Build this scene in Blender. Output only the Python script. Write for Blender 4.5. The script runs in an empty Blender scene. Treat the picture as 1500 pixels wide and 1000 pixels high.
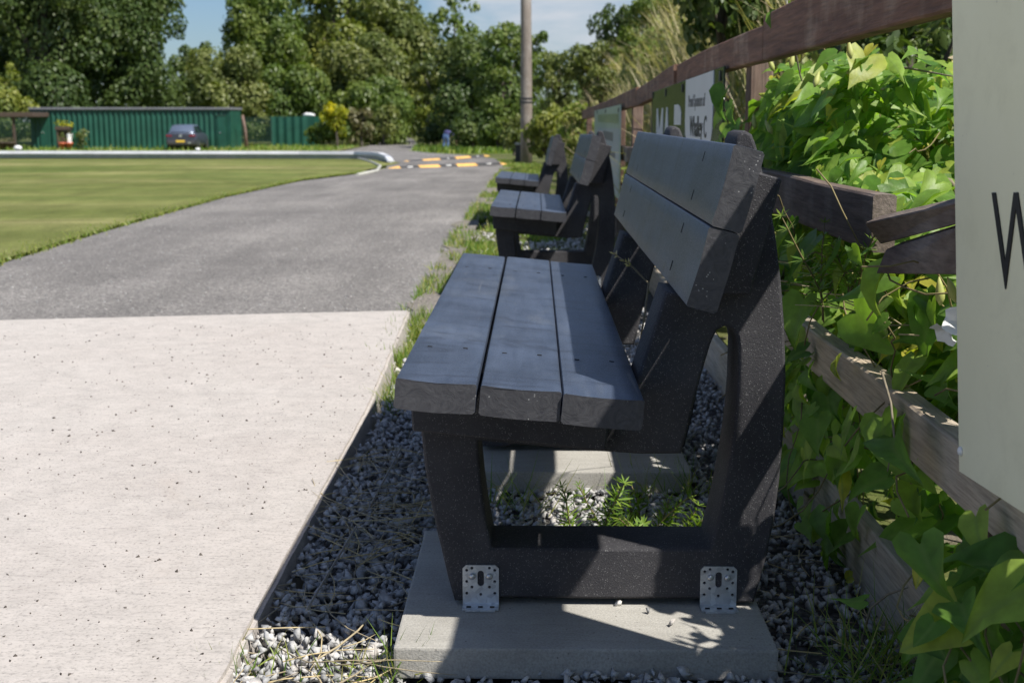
import bpy, bmesh, math, random
import numpy as np
from math import sin, cos, pi, radians, atan, atan2, sqrt
from mathutils import Vector, Matrix, noise as mnoise

random.seed(7)
RNG = np.random.default_rng(7)
sc = bpy.context.scene
COL = sc.collection

# ------------------------------------------------------------------ camera
F, CX, CY, VX, VY = 1917.0, 750.0, 500.0, 785.0, 172.0
TH = atan((CY - VY) / F)
PS = atan((VX - CX) * cos(TH) / F)
CAM = (0.0, 0.0, 0.876)
cam = bpy.data.cameras.new('camera')
camo = bpy.data.objects.new('camera', cam)
COL.objects.link(camo)
camo.location = CAM
camo.rotation_euler = (pi / 2 - TH, 0, PS)
cam.sensor_width = 36
cam.lens = 36 * F / 1500
cam.clip_start = 0.05
cam.clip_end = 2000
cam.dof.use_dof = True
cam.dof.focus_distance = 2.12
cam.dof.aperture_fstop = 9.5
sc.camera = camo


def at(px, py, x=None, y=None, z=None):
    """world point of a spot measured on the photograph (1500 wide) on a plane x=, y= or z="""
    u = (px - CX) / F
    v = -(py - CY) / F
    fw = cos(TH) + v * sin(TH)
    r = (u * cos(PS) - fw * sin(PS), u * sin(PS) + fw * cos(PS), -sin(TH) + v * cos(TH))
    if x is not None:
        t = (x - CAM[0]) / r[0]
    elif y is not None:
        t = (y - CAM[1]) / r[1]
    else:
        t = (z - CAM[2]) / r[2]
    return Vector((CAM[0] + t * r[0], CAM[1] + t * r[1], CAM[2] + t * r[2]))


# ------------------------------------------------------------------ terrain
def gy(y):
    y = np.asarray(y, float)
    t = np.clip(y - 2.2, 0, 76)
    return -(0.006 * t + 0.00011 * t * t)


def sstep(a, b, x):
    t = np.clip((np.asarray(x, float) - a) / (b - a), 0, 1)
    return t * t * (3 - 2 * t)


def bank(x, y):
    h = 2.3 * sstep(0.70, 2.5, x) + 1.0 * sstep(2.5, 9, x)
    return h * sstep(4.0, 10, y) * (1 - 0.75 * sstep(34, 60, y))


def ground_z(x, y):
    return float(gy(y) + bank(x, y))


def gpt(px, py, lift=0.0):
    """photograph spot -> point on the (bankless) ground"""
    z = 0.0
    for _ in range(60):
        p = at(px, py, z=z)
        z = 0.6 * z + 0.4 * (float(gy(min(max(p.y, 0), 130))) + lift)
    return at(px, py, z=z)


# ------------------------------------------------------------------ materials
def new_mat(name):
    m = bpy.data.materials.new(name)
    m.use_nodes = True
    nt = m.node_tree
    nt.nodes.clear()
    out = nt.nodes.new('ShaderNodeOutputMaterial')
    b = nt.nodes.new('ShaderNodeBsdfPrincipled')
    nt.links.new(b.outputs[0], out.inputs[0])
    return m, nt, b, out


def N(nt, t, **kw):
    n = nt.nodes.new('ShaderNode' + t)
    for k, v in kw.items():
        if k.startswith('i_'):
            n.inputs[k[2:].replace('_', ' ')].default_value = v
        else:
            setattr(n, k, v)
    return n


def coords(nt, scale=(1, 1, 1), rot=(0, 0, 0), src='Object'):
    tc = N(nt, 'TexCoord')
    mp = N(nt, 'Mapping')
    mp.inputs['Scale'].default_value = scale
    mp.inputs['Rotation'].default_value = rot
    nt.links.new(tc.outputs[src], mp.inputs[0])
    return mp.outputs[0]


def noise(nt, co, scale, detail=4, rough=0.55, dist=0.0):
    n = N(nt, 'TexNoise')
    n.inputs['Scale'].default_value = scale
    n.inputs['Detail'].default_value = detail
    n.inputs['Roughness'].default_value = rough
    n.inputs['Distortion'].default_value = dist
    if co is not None:
        nt.links.new(co, n.inputs['Vector'])
    return n.outputs['Fac']


def ramp(nt, fac, stops):
    r = N(nt, 'ValToRGB')
    el = r.color_ramp.elements
    while len(el) < len(stops):
        el.new(0.5)
    for e, (p, c) in zip(el, stops):
        e.position = p
        e.color = (*c, 1) if len(c) == 3 else c
    nt.links.new(fac, r.inputs[0])
    return r.outputs[0]


def g3(v):
    return (v, v, v)


def mixc(nt, fac, a, b, blend='MIX'):
    m = N(nt, 'Mix', data_type='RGBA', blend_type=blend)
    for s, v in ((0, fac), (6, a), (7, b)):
        if hasattr(v, 'node'):
            nt.links.new(v, m.inputs[s])
        elif s == 0:
            m.inputs[0].default_value = v
        else:
            m.inputs[s].default_value = (*v, 1) if len(v) == 3 else v
    return m.outputs[2]


def bump(nt, b, h, strength=0.4, dist=0.01, prev=None):
    n = N(nt, 'Bump')
    n.inputs['Strength'].default_value = strength
    n.inputs['Distance'].default_value = dist
    nt.links.new(h, n.inputs['Height'])
    if prev is not None:
        nt.links.new(prev, n.inputs['Normal'])
    nt.links.new(n.outputs[0], b.inputs['Normal'])
    return n.outputs[0]


def voro(nt, co, scale, feature='F1'):
    v = N(nt, 'TexVoronoi', feature=feature)
    v.inputs['Scale'].default_value = scale
    nt.links.new(co, v.inputs['Vector'])
    return v.outputs['Distance'], v.outputs['Color'] if feature == 'F1' else None


def math_(nt, op, a, b=0.0):
    m = N(nt, 'Math', operation=op)
    for i, v in enumerate((a, b)):
        if hasattr(v, 'node'):
            nt.links.new(v, m.inputs[i])
        else:
            m.inputs[i].default_value = v
    return m.outputs[0]


def plain(name, col, rough=0.6, metal=0.0, var=0.15, scale=6, spec=0.5, bmp=0.0, bs=60):
    m, nt, b, o = new_mat(name)
    co = coords(nt)
    n = noise(nt, co, scale, 5)
    c = ramp(nt, n, [(0.3, tuple(max(0, x * (1 - var)) for x in col)), (0.7, tuple(min(1, x * (1 + var)) for x in col))])
    nt.links.new(c, b.inputs['Base Color'])
    b.inputs['Roughness'].default_value = rough
    b.inputs['Metallic'].default_value = metal
    b.inputs['Specular IOR Level'].default_value = spec
    if bmp:
        bump(nt, b, noise(nt, co, bs, 4), bmp, 0.004)
    return m


def leaf_mat(name, cols, trans=0.35, rough=0.45, spec=0.35, hue_noise=0.0, veins=False):
    """cols: list of colours along the per-leaf random value"""
    m, nt, b, o = new_mat(name)
    a = N(nt, 'Attribute', attribute_name='rnd')
    k = len(cols) - 1
    c = ramp(nt, a.outputs['Fac'], [(i / k, col) for i, col in enumerate(cols)])
    if veins:
        co = coords(nt, (1, 1, 1))
        n = noise(nt, co, 35, 3)
        c = mixc(nt, 1.0, c, ramp(nt, n, [(0.3, g3(0.72)), (0.7, g3(1.15))]), 'MULTIPLY')
        rb = N(nt, 'Attribute', attribute_name='rib')
        c = mixc(nt, ramp(nt, rb.outputs['Fac'], [(0.80, g3(0)), (1.0, g3(0.5))]), c, (0.24, 0.34, 0.10))
        wv = N(nt, 'TexWave')
        wv.inputs['Scale'].default_value = 9
        wv.inputs['Distortion'].default_value = 3
        bump(nt, b, math_(nt, 'ADD', n, math_(nt, 'MULTIPLY', rb.outputs['Fac'], -0.6)), 0.5, 0.004)
    nt.links.new(c, b.inputs['Base Color'])
    b.inputs['Roughness'].default_value = rough
    b.inputs['Specular IOR Level'].default_value = spec
    t = N(nt, 'BsdfTranslucent')
    tcol = mixc(nt, 1.0, c, (1.35, 1.5, 0.45), 'MULTIPLY')
    nt.links.new(tcol, t.inputs[0])
    mx = N(nt, 'MixShader')
    mx.inputs[0].default_value = trans
    nt.links.new(b.outputs[0], mx.inputs[1])
    nt.links.new(t.outputs[0], mx.inputs[2])
    nt.links.new(mx.outputs[0], o.inputs[0])
    return m


def rnd_mat(name, cols, rough=0.8, bmp=0.0):
    m, nt, b, o = new_mat(name)
    a = N(nt, 'Attribute', attribute_name='rnd')
    k = len(cols) - 1
    c = ramp(nt, a.outputs['Fac'], [(i / k, col) for i, col in enumerate(cols)])
    co = coords(nt)
    n = noise(nt, co, 90, 5, 0.65)
    c = mixc(nt, 1.0, c, ramp(nt, n, [(0.3, g3(0.7)), (0.7, g3(1.25))]), 'MULTIPLY')
    nt.links.new(c, b.inputs['Base Color'])
    b.inputs['Roughness'].default_value = rough
    if bmp:
        bump(nt, b, noise(nt, co, 260, 4), bmp, 0.003)
    return m


M = {}


def build_mats():
    # --- recycled plastic plank: faint grain along Y, pits and pale specks
    m, nt, b, o = new_mat('plank_plastic')
    co = coords(nt, (1, 0.10, 1))
    fine = coords(nt)
    n1 = noise(nt, co, 45, 6, 0.6, 0.6)
    n2 = noise(nt, fine, 420, 3, 0.6)
    n3 = noise(nt, fine, 5, 4, 0.6)
    c = ramp(nt, n1, [(0.25, (0.032, 0.043, 0.068)), (0.75, (0.058, 0.075, 0.112))])  # blue tint: sky reflection put into the base colour of black plastic
    c = mixc(nt, 1.0, c, ramp(nt, n3, [(0.3, g3(0.65)), (0.7, g3(1.35))]), 'MULTIPLY')
    n5 = noise(nt, coords(nt, (1.6, .5, 1.6)), 3.2, 6, 0.7, 1.5)
    dust = ramp(nt, n5, [(0.55, g3(0)), (0.72, g3(0.30))])
    c = mixc(nt, dust, c, (0.14, 0.15, 0.16))
    stain = ramp(nt, noise(nt, coords(nt, (.8, 3.0, .8)), 3.0, 4, 0.6, 2.2), [(0.56, g3(0)), (0.64, g3(0.55)), (0.68, g3(0))])
    c = mixc(nt, stain, c, (0.012, 0.013, 0.018))
    scr = ramp(nt, noise(nt, coords(nt, (60, 1.6, 60), (0, 0, radians(6))), 1.4, 2, 0.5, 0.3), [(0.735, g3(0)), (0.75, g3(0.5))])
    c = mixc(nt, scr, c, (0.16, 0.165, 0.17))
    d, vc = voro(nt, fine, 90)
    sp = ramp(nt, d, [(0.045, g3(1)), (0.07, g3(0))])
    gate = ramp(nt, noise(nt, fine, 14, 2), [(0.66, g3(0)), (0.72, g3(.8))])
    spk = mixc(nt, 1.0, sp, gate, 'MULTIPLY')
    c = mixc(nt, spk, c, (0.35, 0.35, 0.34))
    nt.links.new(c, b.inputs['Base Color'])
    nt.links.new(ramp(nt, n2, [(0.3, g3(0.30)), (0.7, g3(0.50))]), b.inputs['Roughness'])
    b.inputs['Specular IOR Level'].default_value = 0.55
    h = math_(nt, 'ADD', math_(nt, 'MULTIPLY', n1, 0.6), math_(nt, 'MULTIPLY', n2, 0.9))
    bump(nt, b, h, 0.35, 0.0015)
    M['plank'] = m
    m, nt, b, o = new_mat('plank_cut_end')
    fine = coords(nt)
    n1 = noise(nt, coords(nt, (1, 1, 1)), 30, 5, 0.6, 3.5)
    c = ramp(nt, n1, [(0.32, (0.034, 0.034, 0.040)), (0.66, (0.060, 0.060, 0.066))])
    d, vc = voro(nt, fine, 140)
    spk = mixc(nt, 1.0, ramp(nt, d, [(0.10, g3(1)), (0.18, g3(0))]), ramp(nt, noise(nt, fine, 30, 2), [(0.58, g3(0)), (0.66, g3(.7))]), 'MULTIPLY')
    c = mixc(nt, spk, c, (0.45, 0.45, 0.44))
    nt.links.new(c, b.inputs['Base Color'])
    b.inputs['Roughness'].default_value = 0.55
    bump(nt, b, n1, 0.4, 0.003)
    M['plank_end'] = m
    # --- moulded frame: rough with flecks
    m, nt, b, o = new_mat('frame_plastic')
    fine = coords(nt)
    n2 = noise(nt, fine, 300, 4, 0.7)
    n3 = noise(nt, fine, 7, 4)
    c = ramp(nt, n3, [(0.3, (0.036, 0.0355, 0.040)), (0.7, (0.066, 0.064, 0.069))])
    d, vc = voro(nt, fine, 330)
    sp = ramp(nt, d, [(0.18, g3(1)), (0.34, g3(0))])
    gate = ramp(nt, noise(nt, fine, 150, 2), [(0.46, g3(0)), (0.60, g3(1))])
    spk = mixc(nt, 1.0, sp, gate, 'MULTIPLY')
    c = mixc(nt, spk, c, (0.19, 0.187, 0.19))
    nt.links.new(c, b.inputs['Base Color'])
    b.inputs['Roughness'].default_value = 0.68
    b.inputs['Specular IOR Level'].default_value = 0.15
    bump(nt, b, n2, 0.6, 0.0025)
    M['frame'] = m
    # --- concrete pad
    m, nt, b, o = new_mat('pad_concrete')
    fine = coords(nt)
    br = coords(nt, (0.45, 3.0, 1), (0, 0, radians(11)))
    n0 = noise(nt, fine, .7, 6, 0.7)
    n1 = noise(nt, fine, 13, 6, 0.7)
    n2 = noise(nt, br, 42, 5, 0.75)
    n4 = noise(nt, fine, 150, 5, 0.75)
    c = ramp(nt, n0, [(0.3, (0.42, 0.380, 0.350)), (0.7, (0.46, 0.428, 0.398))])
    c = mixc(nt, 1.0, c, ramp(nt, n1, [(0.28, g3(0.86)), (0.60, g3(1.04))]), 'MULTIPLY')
    c = mixc(nt, 1.0, c, ramp(nt, n2, [(0.28, g3(0.72)), (0.47, g3(1.03))]), 'MULTIPLY')
    c = mixc(nt, 1.0, c, ramp(nt, n4, [(0.30, g3(0.50)), (0.48, g3(1.04))]), 'MULTIPLY')
    d, vc = voro(nt, fine, 55)
    pit = ramp(nt, d, [(0.07, g3(1)), (0.13, g3(0))])
    gate = ramp(nt, noise(nt, fine, 6, 3), [(0.44, g3(0)), (0.56, g3(0.8))])
    c = mixc(nt, mixc(nt, 1.0, pit, gate, 'MULTIPLY'), c, (0.16, 0.13, 0.12))
    d2, vc2 = voro(nt, coords(nt, (1, 1.7, 1)), 13)
    pit2 = ramp(nt, d2, [(0.045, g3(1)), (0.07, g3(0))])
    gate2 = ramp(nt, noise(nt, fine, 2.3, 2), [(0.44, g3(0)), (0.52, g3(1))])
    c = mixc(nt, mixc(nt, 1.0, pit2, gate2, 'MULTIPLY'), c, (0.12, 0.10, 0.10))
    crk = N(nt, 'TexVoronoi', feature='DISTANCE_TO_EDGE')
    crk.inputs['Scale'].default_value = .55
    wob = N(nt, 'VectorMath', operation='ADD')
    nz_ = N(nt, 'TexNoise')
    nz_.inputs['Scale'].default_value = 2.2
    nz_.inputs['Detail'].default_value = 5
    nt.links.new(fine, nz_.inputs['Vector'])
    nt.links.new(fine, wob.inputs[0])
    nt.links.new(nz_.outputs['Color'], wob.inputs[1])
    nt.links.new(wob.outputs[0], crk.inputs['Vector'])
    cm_ = mixc(nt, 1.0, ramp(nt, crk.outputs['Distance'], [(0.0012, g3(1)), (0.004, g3(0))]), ramp(nt, n0, [(0.50, g3(0)), (0.56, g3(.6))]), 'MULTIPLY')
    c = mixc(nt, cm_, c, (0.20, 0.17, 0.15))
    rst = ramp(nt, noise(nt, coords(nt, (1.2, .7, 1)), 1.9, 5, 0.7, 1.0), [(0.60, g3(0)), (0.74, g3(0.25))])
    c = mixc(nt, rst, c, (0.33, 0.265, 0.215))
    nt.links.new(c, b.inputs['Base Color'])
    b.inputs['Roughness'].default_value = 0.9
    h = math_(nt, 'ADD', math_(nt, 'MULTIPLY', n2, 0.8), math_(nt, 'ADD', math_(nt, 'MULTIPLY', n1, 0.7), math_(nt, 'MULTIPLY', n4, 0.35)))
    bump(nt, b, h, 0.5, 0.006)
    M['pad'] = m
    # --- paving slab
    m, nt, b, o = new_mat('slab_concrete')
    fine = coords(nt)
    n0 = noise(nt, fine, 6, 5, 0.65)
    n4 = noise(nt, fine, 240, 4, 0.7)
    st = noise(nt, coords(nt, (0.6, 9, 1)), 14, 4)
    c = ramp(nt, n0, [(0.25, (0.30, 0.285, 0.255)), (0.75, (0.44, 0.425, 0.39))])
    c = mixc(nt, 1.0, c, ramp(nt, n4, [(0.3, g3(0.75)), (0.6, g3(1.08))]), 'MULTIPLY')
    c = mixc(nt, 1.0, c, ramp(nt, st, [(0.3, g3(0.92)), (0.6, g3(1.03))]), 'MULTIPLY')
    d, vc = voro(nt, fine, 70)
    pit = mixc(nt, 1.0, ramp(nt, d, [(0.08, g3(1)), (0.15, g3(0))]), ramp(nt, noise(nt, fine, 12, 2), [(0.48, g3(0)), (0.58, g3(0.8))]), 'MULTIPLY')
    c = mixc(nt, pit, c, (0.12, 0.11, 0.10))
    nt.links.new(c, b.inputs['Base Color'])
    b.inputs['Roughness'].default_value = 0.9
    w = N(nt, 'TexWave')
    w.inputs['Scale'].default_value = 75
    nt.links.new(coords(nt, (1, 1, 1), (0, 0, radians(35))), w.inputs['Vector'])
    h = math_(nt, 'ADD', math_(nt, 'MULTIPLY', w.outputs['Fac'], 0.06), math_(nt, 'ADD', n4, n0))
    bump(nt, b, h, 0.45, 0.003)
    M['slab'] = m
    # --- asphalt
    m, nt, b, o = new_mat('road_asphalt')
    fine = coords(nt)
    n0 = noise(nt, fine, 0.55, 5, 0.6)
    n1 = noise(nt, coords(nt, (1.6, 0.25, 1)), 1.2, 5, 0.6)
    c = ramp(nt, n0, [(0.3, (0.155, 0.145, 0.137)), (0.7, (0.240, 0.225, 0.210))])
    c = mixc(nt, 1.0, c, ramp(nt, n1, [(0.3, g3(0.72)), (0.7, g3(1.22))]), 'MULTIPLY')
    d, vc = voro(nt, fine, 95)
    sep = N(nt, 'SeparateColor')
    nt.links.new(vc, sep.inputs[0])
    c = mixc(nt, 1.0, c, ramp(nt, sep.outputs[0], [(0.0, g3(0.5)), (0.75, g3(1.1)), (0.93, g3(1.35)), (1.0, g3(1.9))]), 'MULTIPLY')
    moss = ramp(nt, noise(nt, fine, 2.6, 5, 0.7), [(0.70, g3(0)), (0.78, g3(0.6))])
    c = mixc(nt, moss, c, (0.13, 0.12, 0.055))
    nt.links.new(c, b.inputs['Base Color'])
    b.inputs['Roughness'].default_value = 0.85
    bump(nt, b, d, 0.7, 0.006)
    M['road'] = m
    # --- lawn, mown in bands
    m, nt, b, o = new_mat('lawn_turf')
    fine = coords(nt)
    n0 = noise(nt, coords(nt, (0.10, 0.22, 1), (0, 0, radians(-14))), 0.9, 5, 0.6, 1.2)
    n1 = noise(nt, coords(nt, (0.06, 0.30, 1), (0, 0, radians(10))), 1.0, 5, 0.6, 1.0)
    n2 = noise(nt, fine, 25, 5, 0.7)
    n3 = noise(nt, coords(nt, (1, 0.35, 1)), 3.0, 4, 0.6)
    c = ramp(nt, n0, [(0.36, (0.105, 0.138, 0.036)), (0.5, (0.180, 0.195, 0.064)), (0.62, (0.28, 0.262, 0.115))])
    c = mixc(nt, ramp(nt, n1, [(0.45, g3(0)), (0.62, g3(0.75))]), c, (0.105, 0.125, 0.034))
    c = mixc(nt, 1.0, c, ramp(nt, n3, [(0.3, g3(0.8)), (0.7, g3(1.2))]), 'MULTIPLY')
    c = mixc(nt, 1.0, c, ramp(nt, n2, [(0.3, g3(0.72)), (0.7, g3(1.2))]), 'MULTIPLY')
    nt.links.new(c, b.inputs['Base Color'])
    b.inputs['Roughness'].default_value = 0.95
    b.inputs['Specular IOR Level'].default_value = 0.1
    bump(nt, b, n2, 0.6, 0.03)
    M['lawn'] = m
    # --- verge / terrain: earth, moss, thin grass
    m, nt, b, o = new_mat('verge_earth')
    fine = coords(nt)
    n0 = noise(nt, fine, 1.7, 6, 0.65)
    n1 = noise(nt, fine, 14, 5, 0.7)
    c = ramp(nt, n0, [(0.36, (0.17, 0.145, 0.115)), (0.46, (0.12, 0.13, 0.045)), (0.62, (0.085, 0.125, 0.026)), (0.74, (0.15, 0.15, 0.06))])
    c = mixc(nt, 1.0, c, ramp(nt, n1, [(0.3, g3(0.6)), (0.7, g3(1.25))]), 'MULTIPLY')
    nt.links.new(c, b.inputs['Base Color'])
    b.inputs['Roughness'].default_value = 0.95
    b.inputs['Specular IOR Level'].default_value = 0.1
    bump(nt, b, n1, 0.8, 0.03)
    M['earth'] = m
    m, nt, b, o = new_mat('dirt_strip')
    fine = coords(nt)
    n0 = noise(nt, fine, 3.5, 6, 0.7)
    d, vc = voro(nt, fine, 55)
    c = ramp(nt, n0, [(0.35, (0.20, 0.175, 0.15)), (0.55, (0.27, 0.245, 0.215)), (0.68, (0.14, 0.14, 0.07))])
    c = mixc(nt, 1.0, c, ramp(nt, d, [(0.1, g3(1.25)), (0.6, g3(0.65))]), 'MULTIPLY')
    nt.links.new(c, b.inputs['Base Color'])
    b.inputs['Roughness'].default_value = 0.95
    bump(nt, b, d, 0.8, 0.01)
    M['dirt_strip'] = m
    m, nt, b, o = new_mat('gravel_bed_grit')
    fine = coords(nt)
    d, vc = voro(nt, fine, 60)
    c = ramp(nt, d, [(0.1, (0.15, 0.145, 0.14)), (0.6, (0.05, 0.048, 0.045))])
    nt.links.new(c, b.inputs['Base Color'])
    b.inputs['Roughness'].default_value = 0.95
    bump(nt, b, d, 0.9, 0.01)
    M['grit'] = m
    M['stone'] = rnd_mat('limestone_chips', [(0.22, 0.22, 0.22), (0.38, 0.38, 0.378), (0.50, 0.495, 0.485), (0.46, 0.43, 0.40), (0.66, 0.65, 0.63)], 0.75, 0.5)
    M['dirt'] = rnd_mat('soil_crumbs', [(0.035, 0.028, 0.024), (0.10, 0.085, 0.07), (0.22, 0.20, 0.18)], 0.9)
    # --- stained, weathered timber (grain along Y)

    def wood(name, c0, c1, c2, wear, along=(1, 0.06, 1), rough=0.75, bs=0.5):
        m, nt, b, o = new_mat(name)
        g = coords(nt, along)
        fine = coords(nt)
        n0 = noise(nt, g, 26, 6, 0.65, 0.8)
        n1 = noise(nt, fine, 3.0, 5, 0.6)
        n2 = noise(nt, g, 120, 4, 0.7)
        c = ramp(nt, n0, [(0.3, c0), (0.7, c1)])
        c = mixc(nt, ramp(nt, n1, [(0.5 - wear, g3(0)), (0.68 - wear * 0.5, g3(0.8))]), c, c2)
        c = mixc(nt, 1.0, c, ramp(nt, n2, [(0.3, g3(0.62)), (0.6, g3(1.15))]), 'MULTIPLY')
        knot, vc = voro(nt, coords(nt, (6, 1.6, 6)), 1.3)
        c = mixc(nt, ramp(nt, knot, [(0.05, g3(0.75)), (0.12, g3(0))]), c, tuple(x * 0.35 for x in c0))
        nt.links.new(c, b.inputs['Base Color'])
        b.inputs['Roughness'].default_value = rough
        bump(nt, b, math_(nt, 'ADD', n0, n2), bs, 0.004)
        return m
    M['rail'] = wood('stained_timber', (0.100, 0.043, 0.024), (0.240, 0.120, 0.072), (0.38, 0.28, 0.20), -.02, bs=.9)
    M['rail_dark'] = wood('dark_timber', (0.080, 0.055, 0.042), (0.17, 0.122, 0.096), (0.28, 0.24, 0.205), 0.02)
    M['rail_pale'] = wood('bare_timber', (0.34, 0.265, 0.185), (0.52, 0.43, 0.32), (0.38, 0.34, 0.29), 0.06)
    M['post'] = wood('post_timber', (0.10, 0.055, 0.042), (0.19, 0.12, 0.095), (0.26, 0.20, 0.16), 0.02, (1, 1, 0.06))
    M['pole'] = wood('pole_timber', (0.17, 0.14, 0.115), (0.28, 0.24, 0.205), (0.31, 0.28, 0.25), 0.04, (1, 1, 0.05))
    M['bark'] = wood('bark', (0.05, 0.042, 0.033), (0.12, 0.10, 0.08), (0.16, 0.14, 0.11), 0.02, (1, 1, 0.1), 0.9, 0.9)
    # --- signs
    m, nt, b, o = new_mat('cream_board')
    fine = coords(nt)
    n0 = noise(nt, fine, 4, 5)
    c = ramp(nt, n0, [(0.3, (0.85, 0.825, 0.585)), (0.7, (0.90, 0.875, 0.64))])
    d, vc = voro(nt, fine, 40)
    sp = mixc(nt, 1.0, ramp(nt, d, [(0.05, g3(1)), (0.09, g3(0))]), ramp(nt, noise(nt, fine, 11, 2), [(0.60, g3(0)), (0.66, g3(0.7))]), 'MULTIPLY')
    c = mixc(nt, sp, c, (0.25, 0.24, 0.17))
    gr = ramp(nt, noise(nt, fine, 7, 7, 0.75, .4), [(0.50, g3(0)), (0.75, g3(0.30))])
    c = mixc(nt, gr, c, (0.52, 0.49, 0.32))
    nt.links.new(c, b.inputs['Base Color'])
    b.inputs['Roughness'].default_value = 0.38
    M['cream'] = m
    M['black_ink'] = plain('black_ink', (0.012, 0.012, 0.013), 0.45, var=0.3)
    M['sign_green'] = plain('dark_green_print', (0.040, 0.060, 0.020), 0.22, var=0.35, scale=3)
    M['sign_white'] = plain('white_print', (0.72, 0.73, 0.78), 0.30, var=0.04)
    M['grey_ink'] = plain('grey_ink', (0.16, 0.16, 0.17), 0.4)
    M['sign_pale'] = plain('pale_green_print', (0.42, 0.52, 0.44), 0.3, var=0.12, scale=3)
    M['sign_blue'] = plain('pale_grey_print', (0.45, 0.50, 0.54), 0.3, var=0.08, scale=3)
    M['sign_leafprint'] = plain('green_print', (0.24, 0.33, 0.19), 0.3, var=0.4, scale=9)
    # --- metal, paint, misc
    m, nt, b, o = new_mat('galvanised_steel')
    fine = coords(nt)
    d, vc = voro(nt, fine, 120)
    sep = N(nt, 'SeparateColor')
    nt.links.new(vc, sep.inputs[0])
    c = ramp(nt, sep.outputs[0], [(0, (0.46, 0.48, 0.51)), (1, (0.66, 0.69, 0.72))])
    nt.links.new(c, b.inputs['Base Color'])
    b.inputs['Metallic'].default_value = 0.75
    b.inputs['Roughness'].default_value = 0.42
    bump(nt, b, noise(nt, fine, 90, 4), 0.15, 0.002)
    M['zinc'] = m
    M['screw'] = plain('zinc_screw', (0.55, 0.55, 0.55), 0.35, 0.8)
    M['hole'] = plain('dark_recess', (0.012, 0.012, 0.012), 0.9)
    M['shed'] = plain('green_sheet', (0.013, 0.078, 0.052), 0.45, var=0.2, scale=1.3)
    M['shed_roof'] = plain('grey_felt', (0.15, 0.155, 0.17), 0.7)
    M['fence_green'] = plain('green_steel', (0.018, 0.050, 0.036), 0.5)
    M['barrier_white'] = plain('white_capping', (0.62, 0.63, 0.66), 0.5, var=0.12, scale=2)
    M['barrier_grey'] = plain('grey_boarding', (0.42, 0.44, 0.45), 0.6)
    M['yellow'] = plain('yellow_rubber', (0.70, 0.40, 0.11), 0.65, var=0.15)
    M['rubber'] = plain('black_rubber', (0.045, 0.045, 0.048), 0.7)
    M['kerb'] = plain('pale_kerb', (0.42, 0.42, 0.38), 0.8)
    M['car_paint'] = plain('graphite_paint', (0.060, 0.066, 0.090), 0.3, 0.3, 0.05)
    M['car_glass'] = plain('dark_glass', (0.012, 0.014, 0.018), 0.08)
    M['car_roof'] = plain('roof_sky_sheen', (0.11, 0.14, 0.20), 0.22, 0.2, 0.05)  # same car paint, with the sky's reflection put into the colour
    M['tail'] = plain('red_lens', (0.22, 0.012, 0.022), 0.25)
    M['plate'] = plain('yellow_plate', (0.75, 0.50, 0.06), 0.4)
    M['chrome'] = plain('chrome', (0.75, 0.75, 0.77), 0.2, 0.9)
    M['tyre'] = plain('tyre_rubber', (0.02, 0.02, 0.021), 0.8)
    M['terracotta'] = plain('terracotta', (0.62, 0.15, 0.07), 0.7)
    M['brown'] = plain('brown_boards', (0.075, 0.052, 0.038), 0.8)
    M['plastic_green'] = plain('green_plastic', (0.020, 0.13, 0.060), 0.5)
    M['white'] = plain('white_plastic', (0.75, 0.75, 0.74), 0.5, var=0.05)
    M['jeans'] = plain('denim', (0.075, 0.135, 0.27), 0.9, var=0.3, scale=10)
    M['shirt'] = plain('navy_cotton', (0.045, 0.045, 0.13), 0.9, var=0.2)
    M['skin'] = plain('skin', (0.52, 0.30, 0.21), 0.6, var=0.06)
    M['hair'] = plain('hair', (0.06, 0.045, 0.035), 0.8)
    M['straw'] = rnd_mat('dry_straw', [(0.20, 0.17, 0.12), (0.36, 0.30, 0.20), (0.50, 0.41, 0.24), (0.62, 0.48, 0.22)], 0.8)
    # --- leaves
    M['bind'] = leaf_mat('bindweed_leaf', [(0.070, 0.165, 0.030), (0.140, 0.275, 0.046), (0.225, 0.375, 0.066), (0.33, 0.46, 0.080), (0.52, 0.48, 0.07)], 0.50, 0.45, 0.4, veins=True)
    M['vine'] = plain('vine_stem', (0.20, 0.16, 0.07), 0.7, var=.5, scale=5)
    M['petal'] = plain('white_petal', (0.80, 0.80, 0.78), 0.6, var=0.03)
    M['bud'] = plain('green_bud', (0.38, 0.40, 0.12), 0.6)
    M['cleaver'] = leaf_mat('cleaver_leaf', [(0.10, 0.20, 0.03), (0.17, 0.27, 0.04), (0.24, 0.32, 0.05)], 0.35)
    M['grass'] = leaf_mat('grass_blade', [(0.08, 0.16, 0.024), (0.15, 0.25, 0.038), (0.24, 0.30, 0.06), (0.38, 0.34, 0.13)], 0.35)
    M['drygrass'] = leaf_mat('dry_grass_blade', [(0.38, 0.33, 0.18), (0.52, 0.44, 0.27), (0.62, 0.53, 0.35), (0.26, 0.27, 0.10)], 0.3)
    M['lf_dark'] = leaf_mat('dark_foliage', [(0.044, 0.078, 0.024), (0.078, 0.120, 0.032), (0.128, 0.165, 0.046)], 0.30)
    M['lf_mid'] = leaf_mat('mid_foliage', [(0.068, 0.115, 0.026), (0.120, 0.172, 0.036), (0.190, 0.230, 0.055)], 0.32)
    M['lf_olive'] = leaf_mat('olive_foliage', [(0.085, 0.118, 0.034), (0.150, 0.180, 0.050), (0.230, 0.245, 0.080)], 0.32)
    M['lf_lime'] = leaf_mat('lime_foliage', [(0.10, 0.14, 0.028), (0.18, 0.215, 0.042), (0.29, 0.30, 0.070)], 0.32)
    M['lf_gold'] = leaf_mat('golden_foliage', [(0.16, 0.20, 0.02), (0.42, 0.40, 0.02), (0.62, 0.52, 0.02)], 0.3)
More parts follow.
